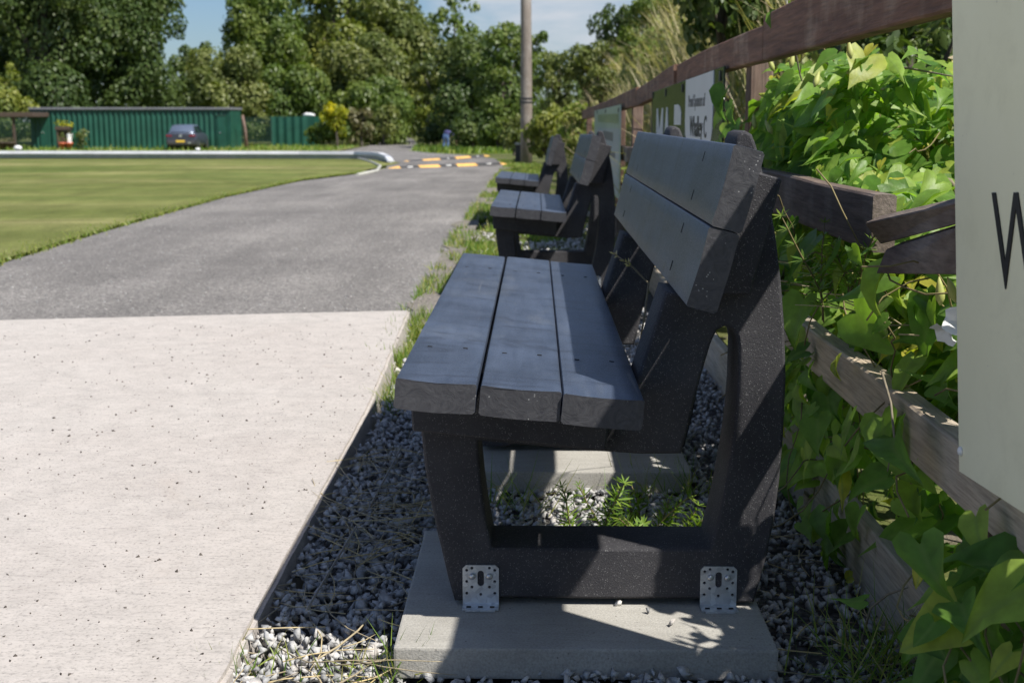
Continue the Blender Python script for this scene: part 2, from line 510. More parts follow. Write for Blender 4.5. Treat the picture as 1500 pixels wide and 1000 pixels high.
    M['lf_brown'] = leaf_mat('russet_foliage', [(0.09, 0.09, 0.035), (0.17, 0.15, 0.075), (0.12, 0.14, 0.05)], 0.2)
    M['lf_bank'] = leaf_mat('bank_weeds', [(0.10, 0.17, 0.028), (0.18, 0.25, 0.045), (0.27, 0.29, 0.08), (0.40, 0.34, 0.16)], 0.34)


build_mats()


# ------------------------------------------------------------------ object helpers
def tag(o, label=None, cat=None, group=None, kind=None):
    if label:
        o['label'] = label
    if cat:
        o['category'] = cat
    if group:
        o['group'] = group
    if kind:
        o['kind'] = kind
    return o


def empty(name, loc=(0, 0, 0), rz=0.0):
    o = bpy.data.objects.new(name, None)
    o.empty_display_size = 0.1
    o.location = loc
    o.rotation_euler = (0, 0, rz)
    COL.objects.link(o)
    return o


def link(name, me, mat=None, parent=None, loc=None):
    if mat is not None:
        me.materials.clear()
        me.materials.append(mat)
    o = bpy.data.objects.new(name, me)
    COL.objects.link(o)
    if parent is not None:
        o.parent = parent
    if loc is not None:
        o.location = loc
    return o


def np_mesh(name, V, faces, rnd=None, smooth=False, rib=None):
    """V (n,3); faces: list of (m,k) int arrays; rnd: per-vertex value"""
    me = bpy.data.meshes.new(name)
    V = np.asarray(V, np.float32)
    me.vertices.add(len(V))
    me.vertices.foreach_set('co', V.ravel())
    fl = [np.asarray(f, np.int32) for f in faces if len(f)]
    tot = sum(f.size for f in fl)
    npol = sum(len(f) for f in fl)
    me.loops.add(tot)
    me.polygons.add(npol)
    me.loops.foreach_set('vertex_index', np.concatenate([f.ravel() for f in fl]))
    starts = []
    s = 0
    for f in fl:
        k = f.shape[1]
        starts.append(s + np.arange(len(f)) * k)
        s += f.size
    me.polygons.foreach_set('loop_start', np.concatenate(starts).astype(np.int32))
    if smooth:
        me.polygons.foreach_set('use_smooth', np.ones(npol, bool))
    if rnd is not None:
        a = me.attributes.new('rnd', 'FLOAT', 'POINT')
        a.data.foreach_set('value', np.asarray(rnd, np.float32))
    if rib is not None:
        a = me.attributes.new('rib', 'FLOAT', 'POINT')
        a.data.foreach_set('value', np.asarray(rib, np.float32))
    me.update(calc_edges=True)
    return me


class MB:
    """collects boxes, bars, tubes and lathes, links them as ONE mesh"""

    def __init__(self):
        self.bm = bmesh.new()

    def box(self, x0, x1, y0, y1, z0, z1, bev=0.0, mat=None, seg=1):
        r = bmesh.ops.create_cube(self.bm, size=1.0)
        vs = r['verts']
        for v in vs:
            v.co = Vector((x0 + (v.co.x + .5) * (x1 - x0), y0 + (v.co.y + .5) * (y1 - y0), z0 + (v.co.z + .5) * (z1 - z0)))
        if mat is not None:
            bmesh.ops.transform(self.bm, matrix=mat, verts=vs)
        if bev:
            es = list({e for v in vs for e in v.link_edges})
            bmesh.ops.bevel(self.bm, geom=es, offset=bev, segments=seg, profile=0.6, affect='EDGES')
        return self

    def hexa(self, p, bev=0.0):
        """8 corners: four of one end (ring), four of the other"""
        vs = [self.bm.verts.new(q) for q in p]
        fs = [(0, 1, 2, 3), (7, 6, 5, 4), (0, 4, 5, 1), (1, 5, 6, 2), (2, 6, 7, 3), (3, 7, 4, 0)]
        faces = [self.bm.faces.new([vs[i] for i in f]) for f in fs]
        bmesh.ops.recalc_face_normals(self.bm, faces=faces)
        if bev:
            es = list({e for v in vs for e in v.link_edges})
            bmesh.ops.bevel(self.bm, geom=es, offset=bev, segments=1, affect='EDGES')
        return self

    def tube(self, pts, radii, seg=8, cap=True):
        pts = [Vector(p) for p in pts]
        if not hasattr(radii, '__len__'):
            radii = [radii] * len(pts)
        rings = []
        up = Vector((0.31, 0.17, 0.93)).normalized()
        for i, p in enumerate(pts):
            d = (pts[min(i + 1, len(pts) - 1)] - pts[max(i - 1, 0)]).normalized()
            a = d.cross(up)
            if a.length < 1e-3:
                a = d.cross(Vector((1, 0, 0)))
            a.normalize()
            b = d.cross(a)
            rings.append([self.bm.verts.new(p + (a * cos(2 * pi * k / seg) + b * sin(2 * pi * k / seg)) * radii[i]) for k in range(seg)])
        for r0, r1 in zip(rings, rings[1:]):
            for k in range(seg):
                f = self.bm.faces.new((r0[k], r0[(k + 1) % seg], r1[(k + 1) % seg], r1[k]))
                f.smooth = True
        if cap:
            self.bm.faces.new(rings[0][::-1])
            self.bm.faces.new(rings[-1])
        return self

    def lathe(self, prof, seg=16, center=(0, 0, 0)):
        c = Vector(center)
        rings = [[self.bm.verts.new(c + Vector((r * cos(2 * pi * k / seg), r * sin(2 * pi * k / seg), z))) for k in range(seg)] for r, z in prof]
        for r0, r1 in zip(rings, rings[1:]):
            for k in range(seg):
                f = self.bm.faces.new((r0[k], r0[(k + 1) % seg], r1[(k + 1) % seg], r1[k]))
                f.smooth = True
        self.bm.faces.new(rings[0][::-1])
        self.bm.faces.new(rings[-1])
        return self

    def build(self, name, mat, parent=None, loc=None):
        bmesh.ops.recalc_face_normals(self.bm, faces=self.bm.faces)
        me = bpy.data.meshes.new(name)
        self.bm.to_mesh(me)
        self.bm.free()
        return link(name, me, mat, parent, loc)


def plate_mesh(name, loops, depth, bev=0.0, axis='y'):
    """extruded 2-D outline (first loop) with holes; axis = direction of thickness; lies centred on 0 of that axis"""
    cu = bpy.data.curves.new(name, 'CURVE')
    cu.dimensions = '2D'
    cu.fill_mode = 'BOTH'
    cu.extrude = max(depth / 2 - bev, 0)
    cu.bevel_depth = bev
    cu.bevel_resolution = 1
    cu.offset = -bev
    for lp in loops:
        s = cu.splines.new('POLY')
        s.points.add(len(lp) - 1)
        for q, p in zip(s.points, lp):
            q.co = (p[0], p[1], 0, 1)
        s.use_cyclic_u = True
    ob = bpy.data.objects.new(name, cu)
    COL.objects.link(ob)
    dg = bpy.context.evaluated_depsgraph_get()
    me = bpy.data.meshes.new_from_object(ob.evaluated_get(dg))
    bpy.data.objects.remove(ob)
    bpy.data.curves.remove(cu)
    if axis == 'y':
        mt = Matrix(((1, 0, 0, 0), (0, 0, -1, 0), (0, 1, 0, 0), (0, 0, 0, 1)))
    elif axis == '-x':   # seen from -x: first coordinate runs towards -y, second up
        mt = Matrix(((0, 0, -1, 0), (-1, 0, 0, 0), (0, 1, 0, 0), (0, 0, 0, 1)))
    else:
        mt = Matrix.Identity(4)
    me.transform(mt)
    me.name = name
    return me


def text_mesh(name, txt, size, ext=0.001, bold=0.0, xs=1.0):
    cu = bpy.data.curves.new(name, 'FONT')
    cu.body = txt
    cu.size = size
    cu.extrude = ext
    cu.offset = bold
    ob = bpy.data.objects.new(name, cu)
    COL.objects.link(ob)
    dg = bpy.context.evaluated_depsgraph_get()
    me = bpy.data.meshes.new_from_object(ob.evaluated_get(dg))
    bpy.data.objects.remove(ob)
    bpy.data.curves.remove(cu)
    me.transform(Matrix.Diagonal((xs, 1, 1, 1)))
    me.transform(Matrix(((0, 0, -1, 0), (-1, 0, 0, 0), (0, 1, 0, 0), (0, 0, 0, 1))))
    return me


def copy_tree(o, parent=None):
    c = o.copy()
    COL.objects.link(c)
    if parent is not None:
        c.parent = parent
    for ch in list(o.children):
        copy_tree(ch, c)
    return c


# ------------------------------------------------------------------ leaf clouds
def frame_from(n, tip):
    n = n / np.linalg.norm(n, axis=1, keepdims=True)
    t = tip - (tip * n).sum(1, keepdims=True) * n
    L = np.linalg.norm(t, axis=1, keepdims=True)
    bad = L[:, 0] < 1e-4
    t[bad] = np.cross(n[bad], [0.3, 0.9, 0.1])
    t /= np.linalg.norm(t, axis=1, keepdims=True)
    b = np.cross(n, t)
    return b, t, n


def scatter(tv, tf, pos, nrm, tip, size, rnd):
    """copies a template (tv verts: x across, y along to tip, z along normal; tf faces) to every pos"""
    b, t, n = frame_from(nrm, tip)
    k = len(tv)
    s = np.asarray(size)[:, None, None]
    V = (tv[None, :, 0:1] * b[:, None, :] + tv[None, :, 1:2] * t[:, None, :] + tv[None, :, 2:3] * n[:, None, :]) * s + pos[:, None, :]
    off = (np.arange(len(pos)) * k)[:, None, None]
    faces = [(np.asarray(f)[None] + off).reshape(-1, np.asarray(f).shape[1]) for f in tf]
    return V.reshape(-1, 3), faces, np.repeat(rnd, k)


def join(parts):
    Vs, Fs, Rs, o = [], {}, [], 0
    for V, F_, R in parts:
        for f in F_:
            Fs.setdefault(f.shape[1], []).append(f + o)
        Vs.append(V)
        Rs.append(R)
        o += len(V)
    return np.concatenate(Vs), [np.concatenate(v) for v in Fs.values()], np.concatenate(Rs)


LEAF_O = (np.array([[0, -.5, 0], [.24, -.2, .05], [.26, .15, .04], [0, .58, -.08], [-.26, .15, .04], [-.24, -.2, .05]]), [np.array([[0, 1, 2, 3], [0, 3, 4, 5]])])
LEAF_Q = (np.array([[0, -.5, 0], [.36, 0, .10], [0, .55, 0], [-.36, 0, .10]]), [np.array([[0, 1, 2], [0, 2, 3]])])
# bindweed: arrow/heart leaf folded along the midrib, tip bent down
BIND = (np.array([
    [0, 0, 0], [0, .30, -.02], [0, .60, -.05], [0, .95, -.20],
    [.12, -.15, .03], [.30, -.20, .035], [.43, -.02, .07], [.40, .22, .10], [.25, .52, .06], [.09, .80, -.06],
    [-.12, -.15, .03], [-.30, -.20, .035], [-.43, -.02, .07], [-.40, .22, .10], [-.25, .52, .06], [-.09, .80, -.06]]),
    [np.array([[0, 4, 5, 6], [1, 0, 6, 7], [2, 1, 7, 8], [3, 2, 8, 9], [0, 12, 11, 10], [1, 13, 12, 0], [2, 14, 13, 1], [3, 15, 14, 2]])])
BIND_RIB = np.array([1, 1, 1, 1] + [0] * 12)
BLADE = (np.array([[-.5, 0, 0], [.5, 0, 0], [.38, .45, .06], [-.38, .45, .06], [0, 1, .30]]), [np.array([[0, 1, 2, 3]]), np.array([[3, 2, 4]])])


def unit(n):
    v = RNG.normal(size=(n, 3))
    return v / np.linalg.norm(v, axis=1, keepdims=True)


def crown_data(lobes, per, leaf, jitter=0.75, tpl=None):
    """lobes: (cx,cy,cz,rx,ry,rz); leaf cards through each lobe's outer shell"""
    parts = []
    for L in lobes:
        c = np.array(L[:3])
        r = np.array(L[3:6])
        area = (r[0] * r[1] + r[0] * r[2] + r[1] * r[2]) / 3
        n = int(per * area)
        if n < 6:
            continue
        d = unit(n)
        d = d[d[:, 2] > -0.75]
        n = len(d)
        rad = 1 - np.abs(RNG.normal(0, 0.16, n))
        rad *= 1 + 0.13 * np.sin(d[:, 0] * 5 + L[0] * 3) * np.sin(d[:, 2] * 6 + L[1]) + 0.08 * np.sin(d[:, 1] * 9 + L[2])
        p = c + d * r * rad[:, None]
        nr = d / r * r.mean() + unit(n) * jitter
        nr[:, 2] += 0.15
        tip = unit(n) * 0.6 + np.array([0, 0, -0.8])
        sz = leaf * RNG.uniform(.6, 1.35, n)
        base = RNG.uniform(0.15, 0.85)
        rnd = np.clip(base + RNG.normal(0, .17, n), 0, 1)
        parts.append(scatter(*(tpl or LEAF_Q), p, nr, tip, sz, rnd))
    return join(parts)


def make_lobes(cx, cy, z0, z1, hw, dp, n, seed, big=0.42, taper=0.0, small=6):
    """lobes spread over an uneven ellipsoid envelope"""
    r = random.Random(seed)
    zc, hz = (z0 + z1) / 2, (z1 - z0) / 2
    out = []
    for i in range(n):
        zz = r.uniform(-.95, .85) if i % 3 else r.uniform(-.2, .9)
        pr = sqrt(max(0, 1 - zz * zz)) if zz > 0 else 1 - .22 * zz * zz
        pr *= 1 - taper * max(0, zz)
        a = 2 * pi * (i * .618 + r.uniform(-.1, .1))
        q = .50 + .28 * r.random()
        rr = big * r.uniform(.62, 1.15)
        out.append((cx + cos(a) * hw * pr * q, cy + sin(a) * dp * pr * q, zc + zz * hz * .85, hw * rr, dp * rr, min(hz * rr * 1.1, hw * rr * .95)))
    out.append((cx, cy, zc - .1 * hz, hw * .55, dp * .55, hz * .72))
    for i in range(small):
        a = r.uniform(0, 2 * pi)
        e = r.uniform(-.2, 1.2)
        out.append((cx + cos(a) * cos(e) * hw * .95, cy + sin(a) * cos(e) * dp * .95, zc + sin(e) * hz * .95, hw * .2, dp * .2, hw * .2))
    return out


def tree(name, label, px, Y, ytop, ybot, hw_px, mat, seed, n=16, per=None, leaf=None, cat='tree', group=None, trunk=True, dp=None, big=0.42, taper=0.0, jit=0.75, dz=None, small=6, thin=1.0):
    s = Y / F
    cx = at(px, VY, y=Y).x
    z1 = at(px, ytop, y=Y).z
    gz = ground_z(cx, Y) if Y < 130 else -1.2
    z0 = max(at(px, ybot, y=Y).z, gz + 0.1)
    hw = hw_px * s
    dp = dp or hw * 0.9
    leaf = leaf or max(0.0029 * Y, 0.05)
    per = per or 30 / (leaf * leaf)
    root = empty(name, (cx, Y, gz))
    tag(root, label, cat, group)
    lob = make_lobes(0, 0, z0 - gz, z1 - gz, hw, dp, n, seed, big, taper, small)
    V, Fc, R = crown_data(lob, per, leaf, jit, LEAF_O if Y < 50 else None)
    link('crown', np_mesh('crown', V, Fc, R), mat, root)
    r = random.Random(seed + 5)
    b = MB()
    H = z1 - gz
    zb = z0 - gz
    tr = max(0.03, min(0.03 * H, 0.45)) * thin
    b.tube([(0, 0, -0.3), (0.02 * H, 0, zb * .5 + .1), (-0.01 * H, 0.01, zb + (H - zb) * .35), (0.01, 0, zb + (H - zb) * .8)], [tr * 1.25, tr, tr * .7, tr * .2], 8)
    for i in range(6):
        q = Vector(r.choice(lob)[:3])
        st = Vector((0, 0, zb + (H - zb) * r.uniform(0.02, .35)))
        mid = st.lerp(q, .5) + Vector((0, 0, .06 * H))
        b.tube([st, mid, q], [tr * .5, tr * .32, tr * .1], 6)
    b.build('trunk' if cat == 'tree' else 'stem', M['bark'], root)
    return root


# ------------------------------------------------------------------ SETTING
ROWS = np.unique(np.concatenate([np.arange(-8, 1.5, .5), np.arange(1.5, 8, .25), np.arange(8, 30, .75), np.arange(30, 60, 1.5), np.arange(60, 131, 3.0), [160, 220, 320, 480]]))


def rows_sheet(name, rows, left, right, nx, zfun, mat, kind='structure'):
    V = []
    for y in rows:
        l, r = left(y), right(y)
        for k in range(nx + 1):
            x = l + (r - l) * k / nx
            V.append((x, y, zfun(x, y)))
    F_ = []
    w = nx + 1
    for i in range(len(rows) - 1):
        for k in range(nx):
            a = i * w + k
            F_.append((a, a + 1, a + w + 1, a + w))
    o = link(name, np_mesh(name, V, [np.array(F_)], smooth=True), mat)
    tag(o, kind=kind)
    return o


def interp(pts):
    ys = [p[0] for p in pts]
    xs = [p[1] for p in pts]
    return lambda y: float(np.interp(y, ys, xs))


# terrain with bank on the right
xs = np.concatenate([[-400, -200, -120, -80, -60, -45, -30, -20, -12, -8, -5, -3.4, -2.5, -1.5, -.9], np.arange(-.6, 4.01, .2), [4.5, 5, 6, 7, 8, 10, 14, 20, 30, 50, 80, 120, 200, 400]])
V = []
for y in ROWS:
    for x in xs:
        dip = 0.035 * float(sstep(-8.2, -7.7, x)) * (1 - float(sstep(5.3, 6.2, y)))
        z = ground_z(x, y) - 0.03 - dip
        if x > 0.8 and y > 4:
            z += 0.10 * mnoise.noise(Vector((x * .8, y * .5, 0)))
        V.append((x, y, z))
w = len(xs)
Fg = [(i * w + k, i * w + k + 1, (i + 1) * w + k + 1, (i + 1) * w + k) for i in range(len(ROWS) - 1) for k in range(w - 1)]
tag(link('ground', np_mesh('ground', V, [np.array(Fg)], smooth=True), M['earth']), kind='structure')

# road: edges measured on the photo
rl = [gpt(*p) for p in [(0, 388), (160, 338), (330, 290), (440, 266), (520, 256), (566, 247)]]
rd_left = interp([(4.0, -3.15)] + [(p.y, p.x) for p in rl] + [(36, -4.05), (42, -4.9), (48, -9), (56, -12), (66, -13.5), (78, -11.4), (95, -11.8), (112, -12.6), (128, -14.5)])
rr_ = [gpt(*p) for p in [(628, 430), (655, 372), (688, 320), (712, 285), (732, 255), (744, 242)]]
rd_right = interp([(4.5, -.56), (5.7, -.57)] + [(p.y, p.x) for p in rr_] + [(42, -1.35), (50, -2.7), (60, -4.9), (70, -6.3), (78, -7.3), (95, -8.6), (112, -10.2), (128, -12.2)])
road_rows = [y for y in ROWS if 4.2 <= y <= 128]
rows_sheet('road', road_rows, rd_left, rd_right, 8, lambda x, y: float(gy(y)) + 0.004, M['road'])
rows_sheet('dirt_strip', [y for y in np.arange(5.6, 30, .12)], lambda y: rd_right(y) - .02 - .20 * abs(mnoise.noise(Vector((0, y * .9, 3)))) - .07 * mnoise.noise(Vector((5, y * 3.1, 3))), lambda y: rd_right(y) + .12 + .10 * mnoise.noise(Vector((9, y * 1.3, 1))), 2, lambda x, y: float(gy(y)) + 0.009, M['dirt_strip'])
# cross track behind the lawn, joining the road
cr = [y for y in ROWS if 44 <= y <= 56]
# lawn: near edge follows the road, far edge at the white boundary rail
lk = [gpt(*p) for p in [(0, 386), (160, 336), (330, 288), (440, 264), (520, 254), (556, 246), (548, 240), (522, 232)]]
far_y = 40.0
lawn_edge = interp([(4.2, -3.3)] + [(p.y, p.x - 0.03) for p in lk[:6]] + [(34.6, lk[5].x - 0.02), (37.0, lk[6].x), (40.0, lk[7].x)])
lawn_rows = [y for y in ROWS if 5 <= y <= 40]
rows_sheet('lawn', lawn_rows, lambda y: -90.0, lawn_edge, 40, lambda x, y: float(gy(y)) + 0.012, M['lawn'])
# far rough-grass strip in front of the sheds
rows_sheet('grass_verge', [y for y in ROWS if 60 <= y <= 90], lambda y: -90.0, lambda y: rd_left(y) - 0.2, 20, lambda x, y: float(gy(y)) + 0.02, M['lawn'])
# asphalt lane on the far side of the lawn
rows_sheet('lane', [y for y in ROWS if 42.5 <= y <= 60], lambda y: -90.0, lambda y: rd_left(y) + 0.5, 20, lambda x, y: float(gy(y)) + 0.008, M['road'])

# concrete pad (the path the benches face)
ov = 0.035
padP = [(-0.470, -6.0), (-0.471, 1.0)] + [(float(np.interp(q, [1, 1.86, 3.75, 5.73], [-.471, -.472, -.489, -.556])) + .0045 * mnoise.noise(Vector((q * 6, 0, 2))) + .0025 * mnoise.noise(Vector((q * 21, 0, 5))), q) for q in np.arange(1.05, 5.70, .05)] + [(-0.556, 5.73), (-2.26, 5.415), (-8.0, 4.35), (-8.0, -6.0)]
bm = bmesh.new()
top = [bm.verts.new((x, y, ov)) for x, y in padP]
bot = [bm.verts.new((x + (.010 if i < 96 else 0), y, -0.10)) for i, (x, y) in enumerate(padP)]
bm.faces.new(top)
for i in range(len(padP)):
    j = (i + 1) % len(padP)
    bm.faces.new((top[j], top[i], bot[i], bot[j]))
bmesh.ops.recalc_face_normals(bm, faces=bm.faces)
es = [e for e in bm.edges if abs(e.verts[0].co.z - ov) < 1e-5 and abs(e.verts[1].co.z - ov) < 1e-5]
bmesh.ops.bevel(bm, geom=es, offset=0.008, segments=2, affect='EDGES')
me = bpy.data.meshes.new('concrete_path')
bm.to_mesh(me)
bm.free()
tag(link('concrete_path', me, M['pad']), kind='structure')
# shallow tooled ridge along the pad edge
b = MB()
for (x0, y0, x1, y1) in ((-.395, 2.15, -.372, 2.62), (-.362, 2.75, -.345, 3.3), (-.335, 3.4, -.31, 3.95)):
    d = Vector((x1 - x0, y1 - y0, 0)).normalized() * 1.0
    n = Vector((-d.y, d.x, 0)) * 0.0016
    b.hexa([(x0 - n.x, y0, ov - .002), (x0 + n.x, y0, ov - .002), (x0 + n.x * .4, y0, ov + .0035), (x0 - n.x * .4, y0, ov + .0035),
            (x1 - n.x, y1, ov - .002), (x1 + n.x, y1, ov - .002), (x1 + n.x * .4, y1, ov + .0035), (x1 - n.x * .4, y1, ov + .0035)])
tag(b.build('path_ridge', M['pad']), kind='structure')

# gravel bed base
rows_sheet('gravel_bed', [y for y in ROWS if 0 <= y <= 7], lambda y: -.45, lambda y: .75, 6, lambda x, y: float(gy(y)) - 0.024, M['grit'])


# ------------------------------------------------------------------ gravel stones (stuff)
def stone_templates(k=14):
    out = []
    r = random.Random(3)
    for i in range(k):
        bm = bmesh.new()
        for j in range(7):
            v = Vector((r.gauss(0, 1), r.gauss(0, 1), r.gauss(0, 1))).normalized()
            v = Vector((v.x * r.uniform(.42, .72), v.y * r.uniform(.36, .62), v.z * r.uniform(.30, .48)))
            bm.verts.new(v)
        h = bmesh.ops.convex_hull(bm, input=bm.verts)
        bmesh.ops.delete(bm, geom=[g for g in h['geom_interior'] if isinstance(g, bmesh.types.BMVert)], context='VERTS')
        bmesh.ops.triangulate(bm, faces=bm.faces)
        bm.verts.ensure_lookup_table()
        bm.verts.index_update()
        out.append((np.array([v.co[:] for v in bm.verts]), [np.array([[v.index for v in f.verts] for f in bm.faces])]))
        bm.free()
    return out


STONES = stone_templates()


def stones(pos, size, rnd):
    parts = []
    pick = RNG.integers(0, len(STONES), len(pos))
    for k, (tv, tf) in enumerate(STONES):
        m = pick == k
        if m.any():
            n = int(m.sum())
            nr = unit(n) * 0.7 + np.array([0, 0, 0.7])
            parts.append(scatter(tv, tf, pos[m], nr, unit(n), size[m], rnd[m]))
    return join(parts)


SLABS = [(-.223, .385, 1.955, 2.553, 0.05), (-.235, .372, 3.02, 3.62, 0.045)]


def gravel_points(n, x0, x1, y0, y1):
    x = RNG.uniform(x0, x1, n)
    y = RNG.uniform(y0, y1, n)
    keep = np.ones(n, bool)
    for a, b_, c, d, _ in SLABS:
        keep &= ~((x > a + .004) & (x < b_ - .004) & (y > c + .004) & (y < d - .004))
    return x[keep], y[keep]


x, y = gravel_points(29000, -.47, .70, 1.05, 5.6)
z = gy(y) - .006 + .014 * (1 - sstep(-.47, -.36, x)) + RNG.uniform(-.012, .014, len(x)) + .010 * np.sin(x * 9) * np.sin(y * 7)
dens = 1 - sstep(4.4, 5.8, y) * .8
thin = RNG.uniform(size=len(x)) < np.where(x > .42, .55, 1.0) * dens
x, y, z = x[thin], y[thin], z[thin]
sz = RNG.uniform(.013, .024, len(x)) * np.where(RNG.uniform(size=len(x)) < .12, 1.5, 1)
V, Fs, R = stones(np.stack([x, y, z], 1), sz, np.clip(RNG.beta(2, 2.4, len(x)), 0, 1))
o = link('gravel', np_mesh('gravel', V, Fs, R), M['stone'])
tag(o, 'loose grey limestone chippings between the concrete path and the fence', 'gravel', kind='stuff')
# pale chippings spilled along the verge further on
n = 4200
y = RNG.uniform(4.6, 15, n)
x = RNG.uniform(-.62, .55, n)
k = np.array([mnoise.noise(Vector((a * 2.2, b_ * 1.1, 3))) for a, b_ in zip(x, y)]) > -.02
x, y = x[k], y[k]
V, Fs, R = stones(np.stack([x, y, gy(y) - .012 + RNG.uniform(-.004, .010, len(x))], 1), RNG.uniform(.018, .04, len(x)), np.clip(RNG.normal(.75, .2, len(x)), 0, 1))
tag(link('verge_gravel', np_mesh('verge_gravel', V, Fs, R), M['stone']), 'pale chippings scattered through the grass verge beside the road', 'gravel', kind='stuff')
# grit and crumbs lying on the pad and the slab
n = 1700
x = -.5 - np.abs(RNG.normal(0, 1.1, n))
y = RNG.uniform(1.7, 5.3, n)
V, Fs, R = stones(np.stack([x, y, np.full(n, ov + .0005)], 1), RNG.uniform(.002, .009, n) * RNG.uniform(.4, 1.2, n) ** 1.5, RNG.uniform(0, .7, n))
tag(link('grit', np_mesh('grit', V, Fs, R), M['dirt']), 'dark grit and soil crumbs lying on the concrete path', 'grit', kind='stuff')
n = 1700
y = RNG.uniform(5.0, 16, n)
x = np.array([rd_left(v) + (rd_right(v) - rd_left(v)) * (1 - RNG.uniform() ** 1.6) for v in y])
V, Fs, R = stones(np.stack([x, y, gy(y) + .006], 1), RNG.uniform(.005, .014, n), RNG.uniform(.0, .7, n))
tag(link('road_grit', np_mesh('road_grit', V, Fs, R), M['stone']), 'loose pale stones scattered over the grey road', 'grit', kind='stuff')
# three loose stones on the near slab
for (px, py, s, rv, lab) in ((985, 912, .017, .75, 'pale pebble lying near the right front of the nearest paving slab'),
                            (948, 893, .014, .0, 'small dark stone lying on the nearest paving slab'),
                            (905, 882, .018, .9, 'whitish chip of stone at the foot of the near bench frame')):
    p = at(px, py, z=.056)
    V, Fs, R = stones(np.array([[0, 0, 0.0]]), np.array([s]), np.array([rv]))
    o = link('stone', np_mesh('stone', V, Fs, R), M['stone'], loc=p)
    tag(o, lab, 'stone', 'loose stones on the nearest slab')


# ------------------------------------------------------------------ paving slabs
def slab(x0, x1, y0, y1, top, label, rz=0.0):
    b = MB()
    b.box(x0, x1, y0, y1, top - .052, top, .004, seg=2)
    c = Vector(((x0 + x1) / 2, (y0 + y1) / 2, top - .05))
    o = b.build('paving_slab', M['slab'])
    o.data.transform(Matrix.Translation(-c))
    o.location = c
    o.rotation_euler = (0, 0, rz)
    tag(o, label, 'slab', 'paving slabs under the benches')


slab(*SLABS[0], 'nearest square concrete slab under the near end frame of the front bench')
slab(*SLABS[1], 'concrete slab under the far end frame of the front bench', 0.004)


# ------------------------------------------------------------------ bench
def plank_mesh(w, t, y0, y1, seed, seg=22):
    """board w wide, t thick, from y0 to y1, softly uneven, centred on the axis"""
    r = random.Random(seed)
    c = .0035
    prof = [(-w / 2 + c, -t / 2), (-w / 4, -t / 2), (0, -t / 2), (w / 4, -t / 2), (w / 2 - c, -t / 2), (w / 2, -t / 2 + c), (w / 2, t / 2 - c), (w / 2 - c * .4, t / 2 - c * .3), (w / 2 - c, t / 2),
            (w / 4, t / 2), (0, t / 2), (-w / 4, t / 2), (-w / 2 + c, t / 2), (-w / 2 + c * .4, t / 2 - c * .3), (-w / 2, t / 2 - c), (-w / 2, -t / 2 + c)]
    k = len(prof)
    ys = [y0, y0 + .0012] + [y0 + (y1 - y0) * i / seg for i in range(1, seg)] + [y1 - .0012, y1]
    V = []
    for i, y in enumerate(ys):
        sh = .996 if i in (0, len(ys) - 1) else 1.0
        for j, (a, b_) in enumerate(prof):
            nz = .0016 * mnoise.noise(Vector((a * 9, y * 4, seed * 3.7)))
            wv = .0028 * mnoise.noise(Vector((a * 22, seed * 5.1, b_ * 30))) if i < 2 else 0
            V.append((a * sh, y + wv, b_ * sh + nz - (.0025 * cos(a / w * pi) if i < 2 else 0) * (1 if b_ > 0 else .6)))
    F4 = [(i * k + j, i * k + (j + 1) % k, (i + 1) * k + (j + 1) % k, (i + 1) * k + j) for i in range(len(ys) - 1) for j in range(k)]
    me = np_mesh('plank', V, [np.array(F4)])
    bm = bmesh.new()
    bm.from_mesh(me)
    bm.verts.ensure_lookup_table()
    n = len(ys)
    bm.faces.new([bm.verts[j] for j in range(k)][::-1])
    bm.faces.new([bm.verts[(n - 1) * k + j] for j in range(k)])
    bmesh.ops.recalc_face_normals(bm, faces=bm.faces)
    for f in bm.faces:
        f.smooth = len(f.verts) == 4
        if len(f.verts) > 4:
            f.material_index = 1
    bm.to_mesh(me)
    bm.free()
    me.set_sharp_from_angle(angle=radians(32))
    return me


def end_grain(o):
    o.data.materials.append(M['plank_end'])
    for f in o.data.polygons:
        f.material_index = 1 if f.loop_total > 4 else 0


OUTER = [(-.137, .057), (-.148, .098), (-.155, .131), (-.166, .18), (-.175, .227), (-.185, .29), (-.191, .352), (-.200, .443),
         (-.10, .434), (.05, .421), (.158, .411), (.172, .455), (.195, .53), (.214, .594), (.262, .586), (.290, .69), (.318, .80), (.322, .838), (.327, .851), (.337, .855), (.348, .849),
         (.356, .83), (.378, .75), (.392, .685), (.402, .62), (.411, .54), (.417, .45), (.416, .35), (.412, .27), (.405, .20), (.396, .145), (.386, .10), (.376, .057),
         (.30, .057), (.285, .064), (.10, .062), (-.055, .064), (-.07, .057)]
VOID = [(-.096, .340), (-.093, .30), (-.089, .255), (-.082, .20), (-.073, .153), (.10, .153), (.298, .153), (.308, .195), (.318, .245), (.327, .31), (.334, .37), (.337, .43), (.337, .50),
        (.334, .518), (.326, .531), (.313, .536), (.300, .529), (.291, .508), (.282, .475), (.272, .435), (.264, .40), (.256, .36), (.246, .319), (.18, .318), (.10, .323)]
ZL = 0.0


